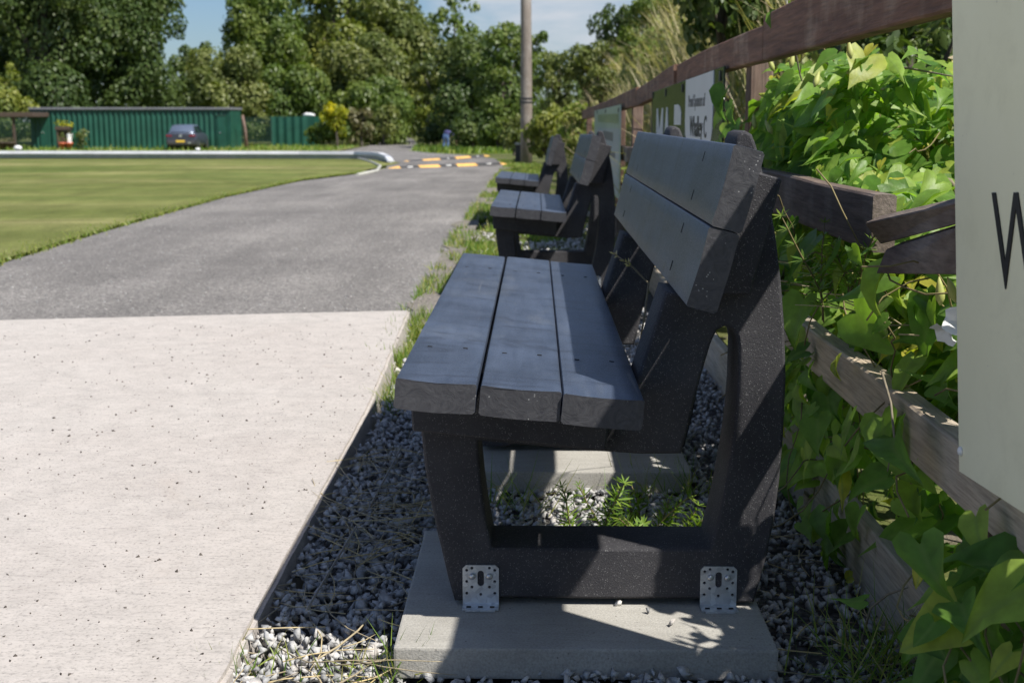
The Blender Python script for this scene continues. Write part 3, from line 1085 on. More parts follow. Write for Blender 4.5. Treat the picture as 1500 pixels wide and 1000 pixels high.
def make_bench():
    root = empty('bench', (0, 0, 0))
    a5 = math.atan2(.033, .373)
    # seat: three planks sloping back
    for i, xc in enumerate((-.150, -.0225, .1015)):
        me = plank_mesh(.1225, .047, 1.92 + (.0, .004, -.002)[i], 3.75 + (.0, .006, -.004)[i], 3 + i)
        zc = .4925 - .033 / .373 * (xc + .213) - .0235
        me.transform(Matrix.Translation((xc, 0, zc)) @ Matrix.Rotation(a5, 4, 'Y'))
        end_grain(link('seat_plank', me, M['plank'], root))
    # back: two planks leaning
    lean = math.atan2(.064, .236)
    for i, (fx, fz) in enumerate(((.2385, .660), (.2715, .779))):
        me = plank_mesh(.1222, .047, 1.92 + (.002, 0)[i], 3.75, 11 + i)
        # board local: x across -> along the lean, z thickness -> towards the sitter
        R_ = Matrix(((sin(lean), 0, -cos(lean), 0), (0, 1, 0, 0), (cos(lean), 0, sin(lean), 0), (0, 0, 0, 1)))
        me.transform(Matrix.Translation((fx + .0235 * cos(lean), 0, fz - .0235 * sin(lean))) @ R_)
        me.flip_normals()
        bm = bmesh.new()
        bm.from_mesh(me)
        bmesh.ops.recalc_face_normals(bm, faces=bm.faces)
        bm.to_mesh(me)
        bm.free()
        me.set_sharp_from_angle(angle=radians(32))
        end_grain(link('back_plank', me, M['plank'], root))
    # fixing slots in the planks
    for yy in (2.21, 3.42):
        for (fx, fz) in ((.2385, .660), (.2715, .779)):
            for off in (-.032, .034):
                b = MB()
                c = Vector((fx + sin(lean) * off, yy, fz + cos(lean) * off))
                mt = Matrix.Translation(c) @ Matrix.Rotation(lean, 4, 'Y')
                b.box(-.0006, .0006, -.0028, .0028, -.0085, .0085, mat=mt)
                b.build('screw_slot', M['hole'], root)
        for xc in (-.150, -.0225, .1015):
            for off in (-.03, .03):
                zc = .4930 - .033 / .373 * (xc + off + .213)
                b = MB()
                b.box(-.004, .004, -.0016, .0016, -.0006, .0006, mat=Matrix.Translation((xc + off, yy + off * .2, zc)) @ Matrix.Rotation(a5, 4, 'Y'))
                b.build('screw_slot', M['hole'], root)
    for k, (yc, sgn) in enumerate(((2.205, -1), (3.275, 1))):
        me = plate_mesh('end_frame', [OUTER, VOID], .130, .005)
        me.transform(Matrix.Translation((0, yc, 0)))
        fr = link('end_frame', me, M['frame'], root)
        yo = yc + sgn * (.065 + .0225)
        # battens the planks are screwed to
        b = MB()
        b.hexa([(-.205, yo - .0215, .4425), (.124, yo - .0215, .4135), (.117, yo - .0215, .335), (-.202, yo - .0215, .367),
                (-.205, yo + .0215, .4425), (.124, yo + .0215, .4135), (.117, yo + .0215, .335), (-.202, yo + .0215, .367)], .003)
        b.build('seat_batten', M['frame'], root)
        b = MB()
        b.hexa([(.3245, yo - .0215, .798), (.391, yo - .0215, .780), (.346, yo - .0215, .594), (.2740, yo - .0215, .594),
                (.3245, yo + .0215, .798), (.391, yo + .0215, .780), (.346, yo + .0215, .594), (.2740, yo + .0215, .594)], .003)
        b.build('back_batten', M['frame'], root)
        # galvanised brackets
        yf = yc + sgn * (.065 + .0016)
        for xb in (-.092, .314):
            br = bracket(root, xb, yf, sgn)
    return root


def circ(x, z, r, n=12):
    return [(x + r * cos(2 * pi * i / n), z + r * sin(2 * pi * i / n)) for i in range(n)]


def bracket(root, xb, yf, sgn):
    w, h, c = .031, .070, .006
    out = [(-w, 0), (w, 0), (w, h - c), (w - c, h), (-w + c, h), (-w, h - c)]
    slot = [(.0055 * cos(a), .045 + .010 + .0055 * sin(a)) for a in np.linspace(0, pi, 7)] + [(.0055 * cos(a), .045 - .007 + .0055 * sin(a)) for a in np.linspace(pi, 2 * pi, 7)]
    holes = [circ(x, z, .0026, 10) for x, z in ((-.024, .061), (-.015, .065), (.015, .065), (.024, .061), (-.024, .041), (.024, .041), (-.015, .031), (.015, .031), (-.024, .020), (.024, .020), (0, .018))]
    me = plate_mesh('bracket', [out, slot] + holes, .003, 0)
    bm = bmesh.new()
    bm.from_mesh(me)
    # flange, bent out along the slab
    r = bmesh.ops.create_cube(bm, size=1.0)
    for v in r['verts']:
        v.co = Vector((v.co.x * 2 * w, sgn * .0155 + v.co.y * .034, -.0005 + v.co.z * .003))
    es = [e for e in {e for v in r['verts'] for e in v.link_edges} if abs(e.verts[0].co.x - e.verts[1].co.x) < 1e-6 and abs(e.verts[0].co.y - e.verts[1].co.y) < 1e-6 and sgn * e.verts[0].co.y > .02]
    bmesh.ops.bevel(bm, geom=es, offset=.006, segments=2, affect='EDGES')
    bm.to_mesh(me)
    bm.free()
    me.transform(Matrix.Translation((xb, yf, .053)))
    br = link('bracket', me, M['zinc'], root)
    for sx in (-.0145, .0145):
        b = MB()
        b.lathe([(.0030, 0), (.0052, .0015), (.0055, .004), (.0040, .0062), (.0012, .0068)], 12)
        m_ = Matrix.Translation((xb + sx, yf + sgn * .0016, .053 + .051)) @ Matrix.Rotation(sgn * -pi / 2, 4, 'X')
        bmesh.ops.transform(b.bm, matrix=m_, verts=b.bm.verts)
        b.build('screw', M['screw'], br)
    b = MB()
    for hx in (-.02, 0, .02):
        b.box(xb + hx - .004, xb + hx + .004, yf + sgn * .017 - .0025, yf + sgn * .017 + .0025, .053 + .0012, .053 + .0020)
    b.build('hole', M['hole'], br)
    return br


bench = make_bench()
tag(bench, 'nearest black recycled plastic bench standing in front of the tall cream sign', 'bench', 'black benches in a row along the fence')
B2Y, B3Y = 4.50, 9.35
for (dx, dy, dz, lab) in ((-.012, B2Y, -.022, 'second black slatted bench, between the nearest bench and the one by the pole'),
                          (-.135, B3Y, -.100, 'farthest black slatted bench, beside the foot of the wooden utility pole')):
    o = copy_tree(bench)
    o.location = (dx, dy, dz)
    o.rotation_euler = (-.011, 0, 0)
    o['label'] = lab
for (dx, dy, dz, l1, l2) in ((-.012, B2Y, -.054, 'slab under the near frame of the second bench', 'slab under the far frame of the second bench'),
                             (-.135, B3Y, -.128, 'slab under the near frame of the farthest bench', 'slab under the far frame of the farthest bench')):
    for (a, b_, c, d, t), l in zip(SLABS, (l1, l2)):
        slab(a + dx, b_ + dx, c + dy, d + dy, .05 + dz, 'grey concrete ' + l)

# ------------------------------------------------------------------ fence
XF = .60
fence = empty('rail_fence', (XF, 2.4, 0))
tag(fence, 'brown weathered post and rail fence with a snapped middle rail behind the benches', 'fence')


def rel(p):
    return Vector(p) - Vector(fence.location)


def rail(name, y0, z0, y1, z1, h, mat, x0=XF, x1=XF, t=.042, label=None, bow=0.0, seg=8, parent=None):
    """board from y0 (its lower edge at z0) to y1; front face at x"""
    b = MB()
    par = parent or fence
    ring = []
    for i in range(seg + 1):
        f = i / seg
        yy = y0 + (y1 - y0) * f
        zz = z0 + (z1 - z0) * f + bow * sin(pi * f) + .004 * mnoise.noise(Vector((yy * 1.7, z0 * 9, 1)))
        xx = x0 + (x1 - x0) * f + .003 * mnoise.noise(Vector((yy * 1.3, z0 * 5, 7)))
        hh = h + .003 * mnoise.noise(Vector((yy * 2, 5, z0)))
        c = .004
        pr = [(0, c), (c, 0), (t - c, 0), (t, c), (t, hh - c), (t - c, hh), (c, hh), (0, hh - c)]
        ring.append([b.bm.verts.new(rel((xx + a, yy, zz + q))) for a, q in pr])
    for r0, r1 in zip(ring, ring[1:]):
        for k in range(8):
            b.bm.faces.new((r0[k], r0[(k + 1) % 8], r1[(k + 1) % 8], r1[k]))
    b.bm.faces.new(ring[0])
    b.bm.faces.new(ring[-1][::-1])
    o = b.build(name, mat, par)
    if label:
        o['label'] = label
    return o


rail('rail', 0.2, 1.030, 3.55, 1.024, .118, M['rail'])
rail('rail', 3.555, 1.024, 5.70, 1.005, .092, M['rail'], bow=.008)
rail('rail', 5.71, 1.003, 8.0, .942, .098, M['rail'], XF - .012, XF)
rail('rail', 8.01, .945, 12.4, .895, .110, M['rail'])
rail('rail', 12.41, .893, 17.0, .850, .115, M['rail'], XF, XF - .01)
rail('rail', 2.36, .636, 4.3, .634, .103, M['rail_dark'], XF + .004, XF, label='dark middle rail snapped off at its near end')
rail('rail', 4.31, .632, 8.6, .590, .100, M['rail_dark'])
rail('rail', 8.61, .585, 17.0, .52, .10, M['rail_dark'])
rail('rail', 0.3, .333, 4.3, .335, .088, M['rail_pale'], label='bare pale lower rail')
rail('rail', 4.31, .335, 8.6, .305, .09, M['rail_pale'])
rail('rail', 8.61, .30, 17.0, .22, .09, M['rail_dark'])
# gravel board along the ground
rail('gravel_board', 0.4, -.02, 3.4, -.02, .150, M['rail_pale'], XF + .015, XF + .015, .03, label='pale board standing on edge along the gravel')
rail('gravel_board', 3.41, -.02, 8.0, -.06, .15, M['rail_pale'], XF + .015, XF + .015, .03)
for yy in (.75, 1.835, 4.07, 5.75, 7.4, 8.9, 10.6, 12.4, 14.6, 16.9):
    b = MB()
    h = 1.10 + float(np.interp(yy, [3, 8, 17], [0, -.07, -.15]))
    hw_ = .026 if yy < 2 else .038
    b.box(XF + .044, XF + .115, yy - hw_, yy + hw_, -.25, h, .005)
    o = b.build('post', M['post'], fence)
    o.data.transform(Matrix.Translation(-Vector(fence.location)))
# split near half of the snapped rail: two splinters still nailed to the post behind the sign
b = MB()
yn, yf = 1.84, 2.17


def quadpair(pn, pf, y_n, y_f, t):
    """pn/pf: (top px, bottom px) on the near and far end planes -> hexahedron t thick in x"""
    A = [at(*pn[0], y=y_n), at(*pn[1], y=y_n)]
    B = [at(*pf[0], y=y_f), at(*pf[1], y=y_f)]
    tx = Vector((t, 0.012, 0.012))
    return [rel(q) for q in (A[0], A[1], A[1] + tx, A[0] + tx, B[0], B[1], B[1] + tx, B[0] + tx)]


b.hexa(quadpair(((1412, 294), (1412, 326)), ((1266, 327), (1290, 358)), yn, yf, .030), .002)
o = b.build('rail', M['rail_dark'], fence)
o['label'] = 'upper splinter of the snapped rail'
b = MB()
b.hexa(quadpair(((1412, 330), (1412, 403)), ((1297, 366), (1283, 401)), yn + .006, yf - .05, .030), .002)
o = b.build('rail', M['rail_dark'], fence)
o['label'] = 'lower half of the snapped rail'

# ------------------------------------------------------------------ signs
# 1: tall cream board close on the right
sg = empty('sign', (.55, 1.6, .41))
tag(sg, 'large cream notice board with a black letter W, screwed to the fence at the right', 'sign', 'sign boards on the fence')
Wd, Hd = .95, .735
me = plate_mesh('board', [[(0, 0), (Wd, 0), (Wd, Hd), (0, Hd)]], .006, .001, '-x')
sgp = empty('tmp')
bpy.data.objects.remove(sgp)
# orientation: bottom-left corner of the board, tilted slightly in its plane and leaning out at the top
P0 = at(1408, 690, x=.572)
lean_out = math.atan2(-.033, .62)
rot = Matrix.Rotation(-radians(3.4), 4, 'X') @ Matrix.Rotation(lean_out, 4, 'Y')
sg.matrix_world = Matrix.Translation(P0) @ rot
link('board', me, M['cream'], sg)
me = text_mesh('lettering', 'W', .168, .0006, -.0012, .92)
me.transform(Matrix.Translation((-.0040, -.142, .258)))
link('lettering', me, M['black_ink'], sg)
for (yy, zz) in ((-.012, .030), (-.46, .03), (-.012, .70)):
    b = MB()
    b.lathe([(.0065, 0), (.0065, .002), (.0045, .0042), (.001, .005)], 14)
    bmesh.ops.transform(b.bm, matrix=Matrix.Translation((-.003, yy, zz)) @ Matrix.Rotation(-pi / 2, 4, 'Y'), verts=b.bm.verts)
    b.build('screw', M['white'], sg)

# 2: dark green sponsor board with a white panel
s2 = empty('sign', (.588, 5.4, .50))
tag(s2, 'dark green sponsor board with white panel, hung on the top rail behind the nearest bench', 'sign', 'sign boards on the fence')
yA, yB = 6.70, 4.175       # left (far) and right (near) ends as the reader sees it


def s2p(y, z):
    return (-(y - s2.location.y), z - s2.location.z)


zl, zr = 1.000, 1.033
me = plate_mesh('board', [[s2p(yA, .50), s2p(yB, .52), s2p(yB, zr), s2p(yA, zl)]], .006, .001, '-x')
link('board', me, M['sign_green'], s2)
yC, yD = 5.20, 4.40
pan = [s2p(yC, 1.018), s2p(yC, .86), s2p(yC - .02, .81), s2p(yC - .07, .783), s2p(yC - .15, .775), s2p(yD + .25, .772), s2p(yD + .1, .778), s2p(yD + .03, .80), s2p(yD, .84), s2p(yD, 1.028)]
me = plate_mesh('panel', [pan], .002, 0, '-x')
me.transform(Matrix.Translation((-.0042, 0, 0)))
link('panel', me, M['sign_white'], s2)
for txt, size, yy, zz, xs_, mt in (('Proud Sponsors of', .062, 5.09, .915, 1.05, 'grey_ink'), ('Whalley C', .105, 5.03, .808, 1.10, 'black_ink')):
    me = text_mesh('lettering', txt, size, .0006, 0.0008, xs_)
    me.transform(Matrix.Translation((-.0060, yy - s2.location.y, zz - s2.location.z)))
    link('lettering', me, M[mt], s2)
me = text_mesh('lettering', 'MA', .42, .0006, .012, 1.12)
me.transform(Matrix.Translation((-.0042, 6.46 - s2.location.y, .62 - s2.location.z)))
link('lettering', me, M['sign_white'], s2)
me = plate_mesh('lettering', [[s2p(5.62, .845), s2p(5.36, .845), s2p(5.36, .895), s2p(5.40, .918), s2p(5.47, .928), s2p(5.62, .928)]], .0012, 0, '-x')
me.transform(Matrix.Translation((-.0042, 0, 0)))
link('lettering', me, M['sign_white'], s2)
for yy, zz in ((6.66, .985), (6.0, .985), (5.32, .99), (4.24, 1.005)):
    b = MB()
    b.box(-.0075, -.0035, yy - s2.location.y - .016, yy - s2.location.y + .016, zz - s2.location.z - .016, zz - s2.location.z + .016)
    b.build('clip', M['black_ink'], s2)

# 3: pale faded board farther on
s3 = empty('sign', (.575, 11, .30))
tag(s3, 'faded pale green and grey notice board on the fence behind the second bench', 'sign', 'sign boards on the fence')


def s3p(y, z):
    return (-(y - 11), z - .30)


me = plate_mesh('board', [[s3p(13.0, .30), s3p(9.0, .32), s3p(9.0, .962), s3p(13.0, .938)]], .006, .001, '-x')
link('board', me, M['sign_pale'], s3)
me = plate_mesh('panel', [[s3p(12.3, .33), s3p(9.1, .34), s3p(9.1, .80), s3p(12.3, .78)]], .002, 0, '-x')
me.transform(Matrix.Translation((-.0042, 0, 0)))
link('panel', me, M['sign_blue'], s3)
for (ya, yb, za, zb, mt) in ((12.2, 9.2, .835, .90, 'sign_leafprint'), (11.2, 9.8, .70, .765, 'grey_ink'), (10.5, 9.5, .585, .625, 'grey_ink')):
    me = plate_mesh('picture' if mt == 'sign_leafprint' else 'text_block', [[s3p(ya, za), s3p(yb, za), s3p(yb, zb), s3p(ya, zb)]], .001, 0, '-x')
    me.transform(Matrix.Translation((-.0060, 0, 0)))
    link('picture' if mt == 'sign_leafprint' else 'text_block', me, M[mt], s3)
for yy in (12.4, 10.9, 9.2):
    b = MB()
    b.box(-.007, -.003, yy - 11 - .03, yy - 11 + .03, .61, .64)
    b.build('clip', M['black_ink'], s3)


# ------------------------------------------------------------------ bindweed on the fence
def bindweed(name, label, pos, nrm, size, base, stems=25, flowers=(), buds=(), seed=1):
    c = pos.mean(0)
    c[2] = max(0, pos[:, 2].min())
    root = empty(name, tuple(c))
    tag(root, label, 'climbing plant', 'bindweed growing over the fence')
    n = len(pos)
    tip = unit(n) * .75 + np.array([-.25, -.2, -.75])
    rnd = np.clip(RNG.beta(2.2, 2.6, n) * .95 + base, 0, 1)
    yel = RNG.uniform(size=n) < .035
    rnd[yel] = 1.0
    size = np.where(yel, size * .6, size)
    size = size * 1.02 * np.clip(RNG.lognormal(-.05, .30, n), .4, 1.35)
    kind = RNG.integers(0, 6, n)
    parts, ribs = [], []
    for k_ in range(6):
        m_ = kind == k_
        if not m_.any():
            continue
        wx, zf, tw = ((1, 1, 0), (.78, 1.9, .05), (.62, .5, -.06), (.95, 2.6, .1), (.70, -.8, 0), (1.08, .6, -.08))[k_]
        tv = BIND[0].copy()
        tv[:, 0] *= wx
        tv[:, 2] *= zf
        tv[:, 0] += tw * tv[:, 1] ** 2 * 2
        if k_ in (2, 4):
            tv[3, 1] *= 1.25
        parts.append(scatter(tv, BIND[1], (pos - c)[m_], nrm[m_], tip[m_], size[m_], rnd[m_]))
        ribs.append(np.tile(BIND_RIB, int(m_.sum())))
    V, Fc, R = join(parts)
    V = V + .003 * np.sin(V[:, [1, 2, 0]] * 90 + c) * np.array([1, 1, 1])
    link('foliage', np_mesh('foliage', V, Fc, R, True, np.concatenate(ribs)), M['bind'], root)
    nd = max(3, n // 40)
    ii = RNG.integers(0, n, nd)
    V, Fc, R = scatter(BIND[0] * np.array([.5, 1, 3.2]), BIND[1], (pos - c)[ii] + unit(nd) * .02, unit(nd), unit(nd) + np.array([0, 0, -1.]), RNG.uniform(.03, .06, nd), RNG.uniform(0, .7, nd))
    link('withered_leaves', np_mesh('withered_leaves', V, Fc, R, True), M['straw'], root)
    stems = int(stems * 1.8)
    r = random.Random(seed)
    b = MB()
    for i in range(stems):
        p = Vector(pos[r.randrange(n)] - c)
        q = [p]
        d = Vector((r.uniform(-.3, .3), r.uniform(-1, 1), r.uniform(-.6, .6))).normalized()
        for k in range(6):
            d = (d + Vector((r.uniform(-.4, .4), r.uniform(-.5, .5), r.uniform(-.5, .3)))).normalized()
            q.append(q[-1] + d * .05)
        b.tube(q, [.0016] * 7, 5)
    if stems:
        b.build('stem', M['vine'], root)
    for f in flowers:
        fb = MB()
        k = 15
        rings = []
        for rr, zz in ((.004, -.045), (.006, -.028), (.010, -.012), (.022, .001), (.037, .006)):
            rings.append([fb.bm.verts.new((rr * cos(2 * pi * j / k) * (1 + .06 * cos(10 * pi * j / k)), rr * sin(2 * pi * j / k) * (1 + .06 * cos(10 * pi * j / k)), zz + rr * .16 * sin(10 * pi * j / k + rr * 60) + rr * .1 * cos(6 * pi * j / k))) for j in range(k)])
        for r0, r1 in zip(rings, rings[1:]):
            for j in range(k):
                fc = fb.bm.faces.new((r0[j], r0[(j + 1) % k], r1[(j + 1) % k], r1[j]))
                fc.smooth = True
        fo = fb.build('flower', M['petal'], root)
        fo.location = Vector(f[:3]) - Vector(c)
        fo.rotation_euler = Vector(f[3]).to_track_quat('Z', 'Y').to_euler()
        fo.scale = (.6, .6, .6)
    for f in buds:
        fb = MB()
        fb.lathe([(.002, -.018), (.007, -.008), (.0078, .0), (.005, .014), (.001, .026)], 8)
        fo = fb.build('bud', M['bud'], root)
        fo.location = Vector(f) - Vector(c)
        fo.rotation_euler = (r.uniform(-.5, .5), r.uniform(-.5, .5), 0)
    return root


def mound(n, y0, y1, zf, slope, x0=.69, x1=1.35, zmin=.0, front=.25, sd=.035, drop=0):
    """leaves on a heap behind the fence: a thin front from zmin to zf, then a top sloping up and back"""
    y = RNG.uniform(y0, y1, n)
    fr = RNG.uniform(0, 1, n) < front
    s_ = RNG.uniform(0, 1, n)
    x = np.where(fr, x0 + np.abs(RNG.normal(0, .03, n)), x0 + (x1 - x0) * s_)
    wob = np.array([mnoise.noise(Vector((a * 4.5, b_ * 3.5, 7))) for a, b_ in zip(x, y)])
    zt = zf + slope * (x - x0) + .09 * wob + RNG.normal(0, sd, n) + (drop * (sstep(2.75, 3.45, y) - 1) * sstep(.69, .95, x) if drop else 0)
    z = np.where(fr, zmin + (zf - zmin) * RNG.uniform(0, 1, n) + .03 * wob, zt)
    nr = np.where(fr[:, None], np.array([-.55, -.45, .75]), np.array([-.25, -.55, .85])) + unit(n) * .55
    return np.stack([x, y, z], 1), nr


# a: over the open gap between the top rail and the middle rail
pos, nr = mound(1400, 2.45, 4.15, .68, .55, .69, 1.25, .60, .16, drop=.22)
p3, n3_ = mound(700, 2.5, 4.4, .36, .60, .70, 1.0, .30, .12)
pos, nr = np.concatenate([pos, p3]), np.concatenate([nr, n3_])
p2, n2 = mound(650, 3.1, 4.1, .93, .15, .67, .95, .66, .45)
pos, nr = np.concatenate([pos, p2]), np.concatenate([nr, n2])
ex = np.array([list(at(px, py, x=.575)) for px, py in ((1062, 132), (1066, 150), (1058, 165), (1072, 160), (1066, 182), (1060, 195), (1078, 185), (1052, 205), (1126, 10), (1138, 16), (1116, 22), (1160, 0))])
ex[8:, 0] += .05
pos = np.concatenate([pos, ex])
nr = np.concatenate([nr, np.array([[-.8, -.5, .3]] * len(ex))])
bindweed('bindweed', 'bright green heart-leaved bindweed heaped behind the gap under the top rail', pos, nr, RNG.uniform(.045, .088, len(pos)), .06, 40,
         flowers=[(*at(1150, -8, x=.635), (-.3, -.5, .9))], buds=[at(1105, 180, x=.62), at(1127, 188, x=.62), at(1160, 90, x=.66), at(1130, 96, x=.66), at(1245, 75, x=.70), at(1196, 118, x=.66)], seed=2)
# b: right of the snapped rail, between middle and lower rails, and behind the sign
pos, nr = mound(1500, 1.60, 2.7, .47, .70, .69, 1.25, .40, .12)
p2, n2 = mound(150, 1.9, 2.75, .56, .25, .68, .90, .42, .4)
pos, nr = np.concatenate([pos, p2]), np.concatenate([nr, n2])
bindweed('bindweed', 'tangle of bindweed growing through the fence around the snapped rail', pos, nr, RNG.uniform(.04, .078, len(pos)), .16, 16,
         flowers=[(*at(1384, 488, x=.62), (-.55, -.25, -.5)), (*at(1402, 470, x=.63), (-.7, -.6, .3))], buds=[at(1292, 482, x=.60), at(1377, 430, x=.62), at(1396, 428, x=.62)], seed=3)
# c: hanging in front of and below the lower rail
n = 150
y = RNG.uniform(1.95, 3.1, n)
z = RNG.uniform(.04, .66, n)
x = np.where(RNG.uniform(size=n) < .35, .575, .66) + RNG.normal(0, .018, n)
k = ~((z < .20) & (x < .60))
k &= ~((x < .61) & (z > .45) & (z < .62) & (RNG.uniform(size=n) < .3))
pos = np.stack([x, y, z], 1)[k]
m_ = 95
low = np.stack([.585 + RNG.normal(0, .02, m_), RNG.uniform(2.35, 3.6, m_), RNG.uniform(.02, .33, m_)], 1)
pos = np.concatenate([pos, low])
nr = np.array([-.9, -.35, .45]) + unit(len(pos)) * .45
bindweed('bindweed', 'dark hanging bindweed leaves over the pale lower rail beside the nearest bench', pos, nr, RNG.uniform(.045, .085, len(pos)), .02, 20, seed=4)
# d: dense leaves behind, between lower rail and ground, all along
n = 380
y = RNG.uniform(1.3, 4.6, n)
z = RNG.uniform(.0, .50, n)
x = .72 + np.abs(RNG.normal(0, .06, n))
pos = np.stack([x, y, z], 1)
nr = np.array([-.8, -.3, .5]) + unit(n) * .5
bindweed('bindweed', 'shaded bindweed filling the fence behind its lower rail', pos, nr, RNG.uniform(.05, .09, n), -.12, 30, seed=5)
# deep shade layer closing the view under the heap
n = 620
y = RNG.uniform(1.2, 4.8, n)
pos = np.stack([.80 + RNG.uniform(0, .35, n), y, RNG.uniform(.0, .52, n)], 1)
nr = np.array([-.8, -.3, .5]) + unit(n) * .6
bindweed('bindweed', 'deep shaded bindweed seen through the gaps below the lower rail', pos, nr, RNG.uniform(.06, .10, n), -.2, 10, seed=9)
# g: sprays close behind the left edge of the cream sign
n = 240
pos = np.stack([RNG.uniform(.66, .84, n), RNG.uniform(1.42, 1.86, n), RNG.uniform(.40, .80, n)], 1)
nr = np.array([-.4, -.5, .8]) + unit(n) * .6
bindweed('bindweed', 'bindweed spray pressed behind the left edge of the cream sign', pos, nr, RNG.uniform(.04, .075, n), .0, 0, seed=10)
# f: the same growth carries on behind the cream sign
pos, nr = mound(800, .1, 1.62, .70, .45, .70, 1.3, .05, .45)
bindweed('bindweed', 'bindweed behind the cream sign and past the edge of the view', pos, nr, RNG.uniform(.05, .09, len(pos)), -.05, 0, seed=8)
# e: clump close to the camera at lower right, in front of the fence foot
n = 95
q = RNG.normal(0, 1, (n, 3)) * np.array([.045, .09, .075]) + np.array([.575, 1.58, .19])
q = q[(q[:, 2] > .02) & (q[:, 0] > .40)]
nr = np.array([-.6, -.5, .75]) + unit(len(q)) * .45
bindweed('bindweed', 'clump of large bindweed leaves at the fence foot below the cream sign', q, nr, RNG.uniform(.05, .085, len(q)), -.02, 14, seed=6)


# ------------------------------------------------------------------ cleavers, weeds, straw
def cleavers(label, base, height, stems, seed, spread=.05, lean=(0, 0)):
    r = random.Random(seed)
    root = empty('cleavers', base)
    tag(root, label, 'weed', 'cleavers')
    b = MB()
    P, Nn, T, S = [], [], [], []
    for i in range(stems):
        a = r.uniform(0, 2 * pi)
        q = [Vector((spread * cos(a) * r.random(), spread * sin(a) * r.random(), 0))]
        d = Vector((lean[0] + .5 * cos(a), lean[1] + .5 * sin(a), 1.4)).normalized()
        L = height * r.uniform(.55, 1.05)
        k = 7
        for j in range(k):
            d = (d + Vector((r.uniform(-.18, .18), r.uniform(-.18, .18), r.uniform(-.16, .04)))).normalized()
            q.append(q[-1] + d * L / k)
            sz = (.034 if j < k - 2 else .022) * r.uniform(.7, 1.15)
            m = 7
            ph = r.random()
            ax = d.orthogonal().normalized()
            bx_ = d.cross(ax)
            for w_ in range(m):
                an = 2 * pi * (w_ + ph) / m
                o_ = ax * cos(an) + bx_ * sin(an)
                P.append(q[-1])
                T.append(o_ + d * .45)
                Nn.append(d - o_ * .3)
                S.append(sz)
        b.tube(q, [.0017] * (k) + [.0008], 5)
    tpl = (np.array([[-.045, 0, 0], [.045, 0, 0], [.085, .55, .02], [-.085, .55, .02], [0, 1, .03]]), BLADE[1])
    V, Fc, R = scatter(*tpl, np.array(P), np.array(Nn), np.array(T), np.array(S), RNG.uniform(0, 1, len(P)))
    link('foliage', np_mesh('foliage', V, Fc, R), M['cleaver'], root)
    b.build('stem', M['vine'], root)


cleavers('bright green cleavers sprawling on the gravel under the nearest bench', (.17, 2.66, 0), .15, 10, 1, .09)
cleavers('low cleavers on the gravel near the back leg under the nearest bench', (.27, 2.64, 0), .10, 6, 2, .06)
cleavers('tall whorled cleavers climbing past the snapped rail', tuple(at(1205, 470, x=.575)), .24, 3, 3, .015, (-.05, .0))
cleavers('leggy cleavers drooping before the pale lower rail', tuple(at(1245, 432, x=.58)), .16, 3, 4, .02, (.1, 0))


def blades(name, label, pos, h, w, mat, kind='stuff', cat='grass', lean=.45, parent=None, rlo=0, rhi=1):
    n = len(pos)
    tip = np.array([0, 0, 1.0]) + unit(n) * lean
    nr = unit(n)
    b_, t, nn = frame_from(nr, tip)
    tv = BLADE[0]
    sw = np.asarray(w)[:, None, None]
    sh = np.asarray(h)[:, None, None]
    V = (tv[None, :, 0:1] * b_[:, None] * sw + tv[None, :, 1:2] * t[:, None] * sh + tv[None, :, 2:3] * nn[:, None] * sh + pos[:, None])
    off = (np.arange(n) * 5)[:, None, None]
    Fc = [(np.asarray(f)[None] + off).reshape(-1, f.shape[1]) for f in BLADE[1]]
    o = link(name, np_mesh(name, V.reshape(-1, 3), Fc, np.repeat(RNG.uniform(rlo, rhi, n), 5)), mat, parent)
    if parent is None:
        tag(o, label, cat, kind=kind)
    return o


# verge grass between road and benches (patchy)
n = 52000
y = 4.4 + 34 * RNG.uniform(0, 1, n) ** 1.7
x = np.array([rd_right(v) for v in y]) + RNG.uniform(-.10, .78, n) + .05
dn = np.array([mnoise.noise(Vector((a * 2.0, b_ * .9, 0))) + .5 * mnoise.noise(Vector((a * 5, b_ * 3, 4))) for a, b_ in zip(x, y)])
k = (dn > .0) & ~((x > -.24) & (x < .42) & (y > 6.4) & (y < 8.2))
x, y = x[k], y[k]
blades('verge_grass', 'short green grass growing along the verge between the road and the benches', np.stack([x, y, gy(y) - .012], 1), RNG.uniform(.035, .095, len(x)), RNG.uniform(.004, .007, len(x)) * (1 + y * .07), M['grass'])
# strip at the pad edge next to the seat
n = 900
y = RNG.uniform(3.7, 5.9, n)
x = -.47 - .03 * (y - 3.7) + np.abs(RNG.normal(0, .05, n))
k = np.array([mnoise.noise(Vector((0, b_ * 3.4, 9))) for b_ in y]) > -.12
x, y = x[k], y[k]
blades('edge_grass', 'grass tufts growing along the edge of the concrete path', np.stack([x, y, np.full(len(x), -.02)], 1), RNG.uniform(.03, .10, len(x)), RNG.uniform(.002, .004, len(x)), M['grass'])
# fringe along the lawn edge
n = 5000
y = 5.2 + 22 * RNG.uniform(0, 1, n) ** 1.5
x = np.array([lawn_edge(v) for v in y]) + np.abs(RNG.normal(0, .05, n)) * np.where(RNG.uniform(size=n) < .5, 1, -2)
blades('lawn_fringe', 'ragged grass fringe where the lawn meets the road', np.stack([x, y, gy(y)], 1), RNG.uniform(.02, .045, n), RNG.uniform(.006, .012, n), M['grass'], rlo=.35, rhi=.95)


def tuft(label, px, py, zz, h, m, seed, mat='grass', spread=.03, lean=.6, w=.0028):
    p = at(px, py, z=zz)
    pos = RNG.normal(0, spread, (m, 3)) * np.array([1, 1, 0])
    o = blades('grass_tuft', label, pos, RNG.uniform(.5, 1.1, m) * h, np.full(m, w), M[mat], None, 'grass', lean)
    o.location = p
    tag(o, group='grass tufts')
    return o


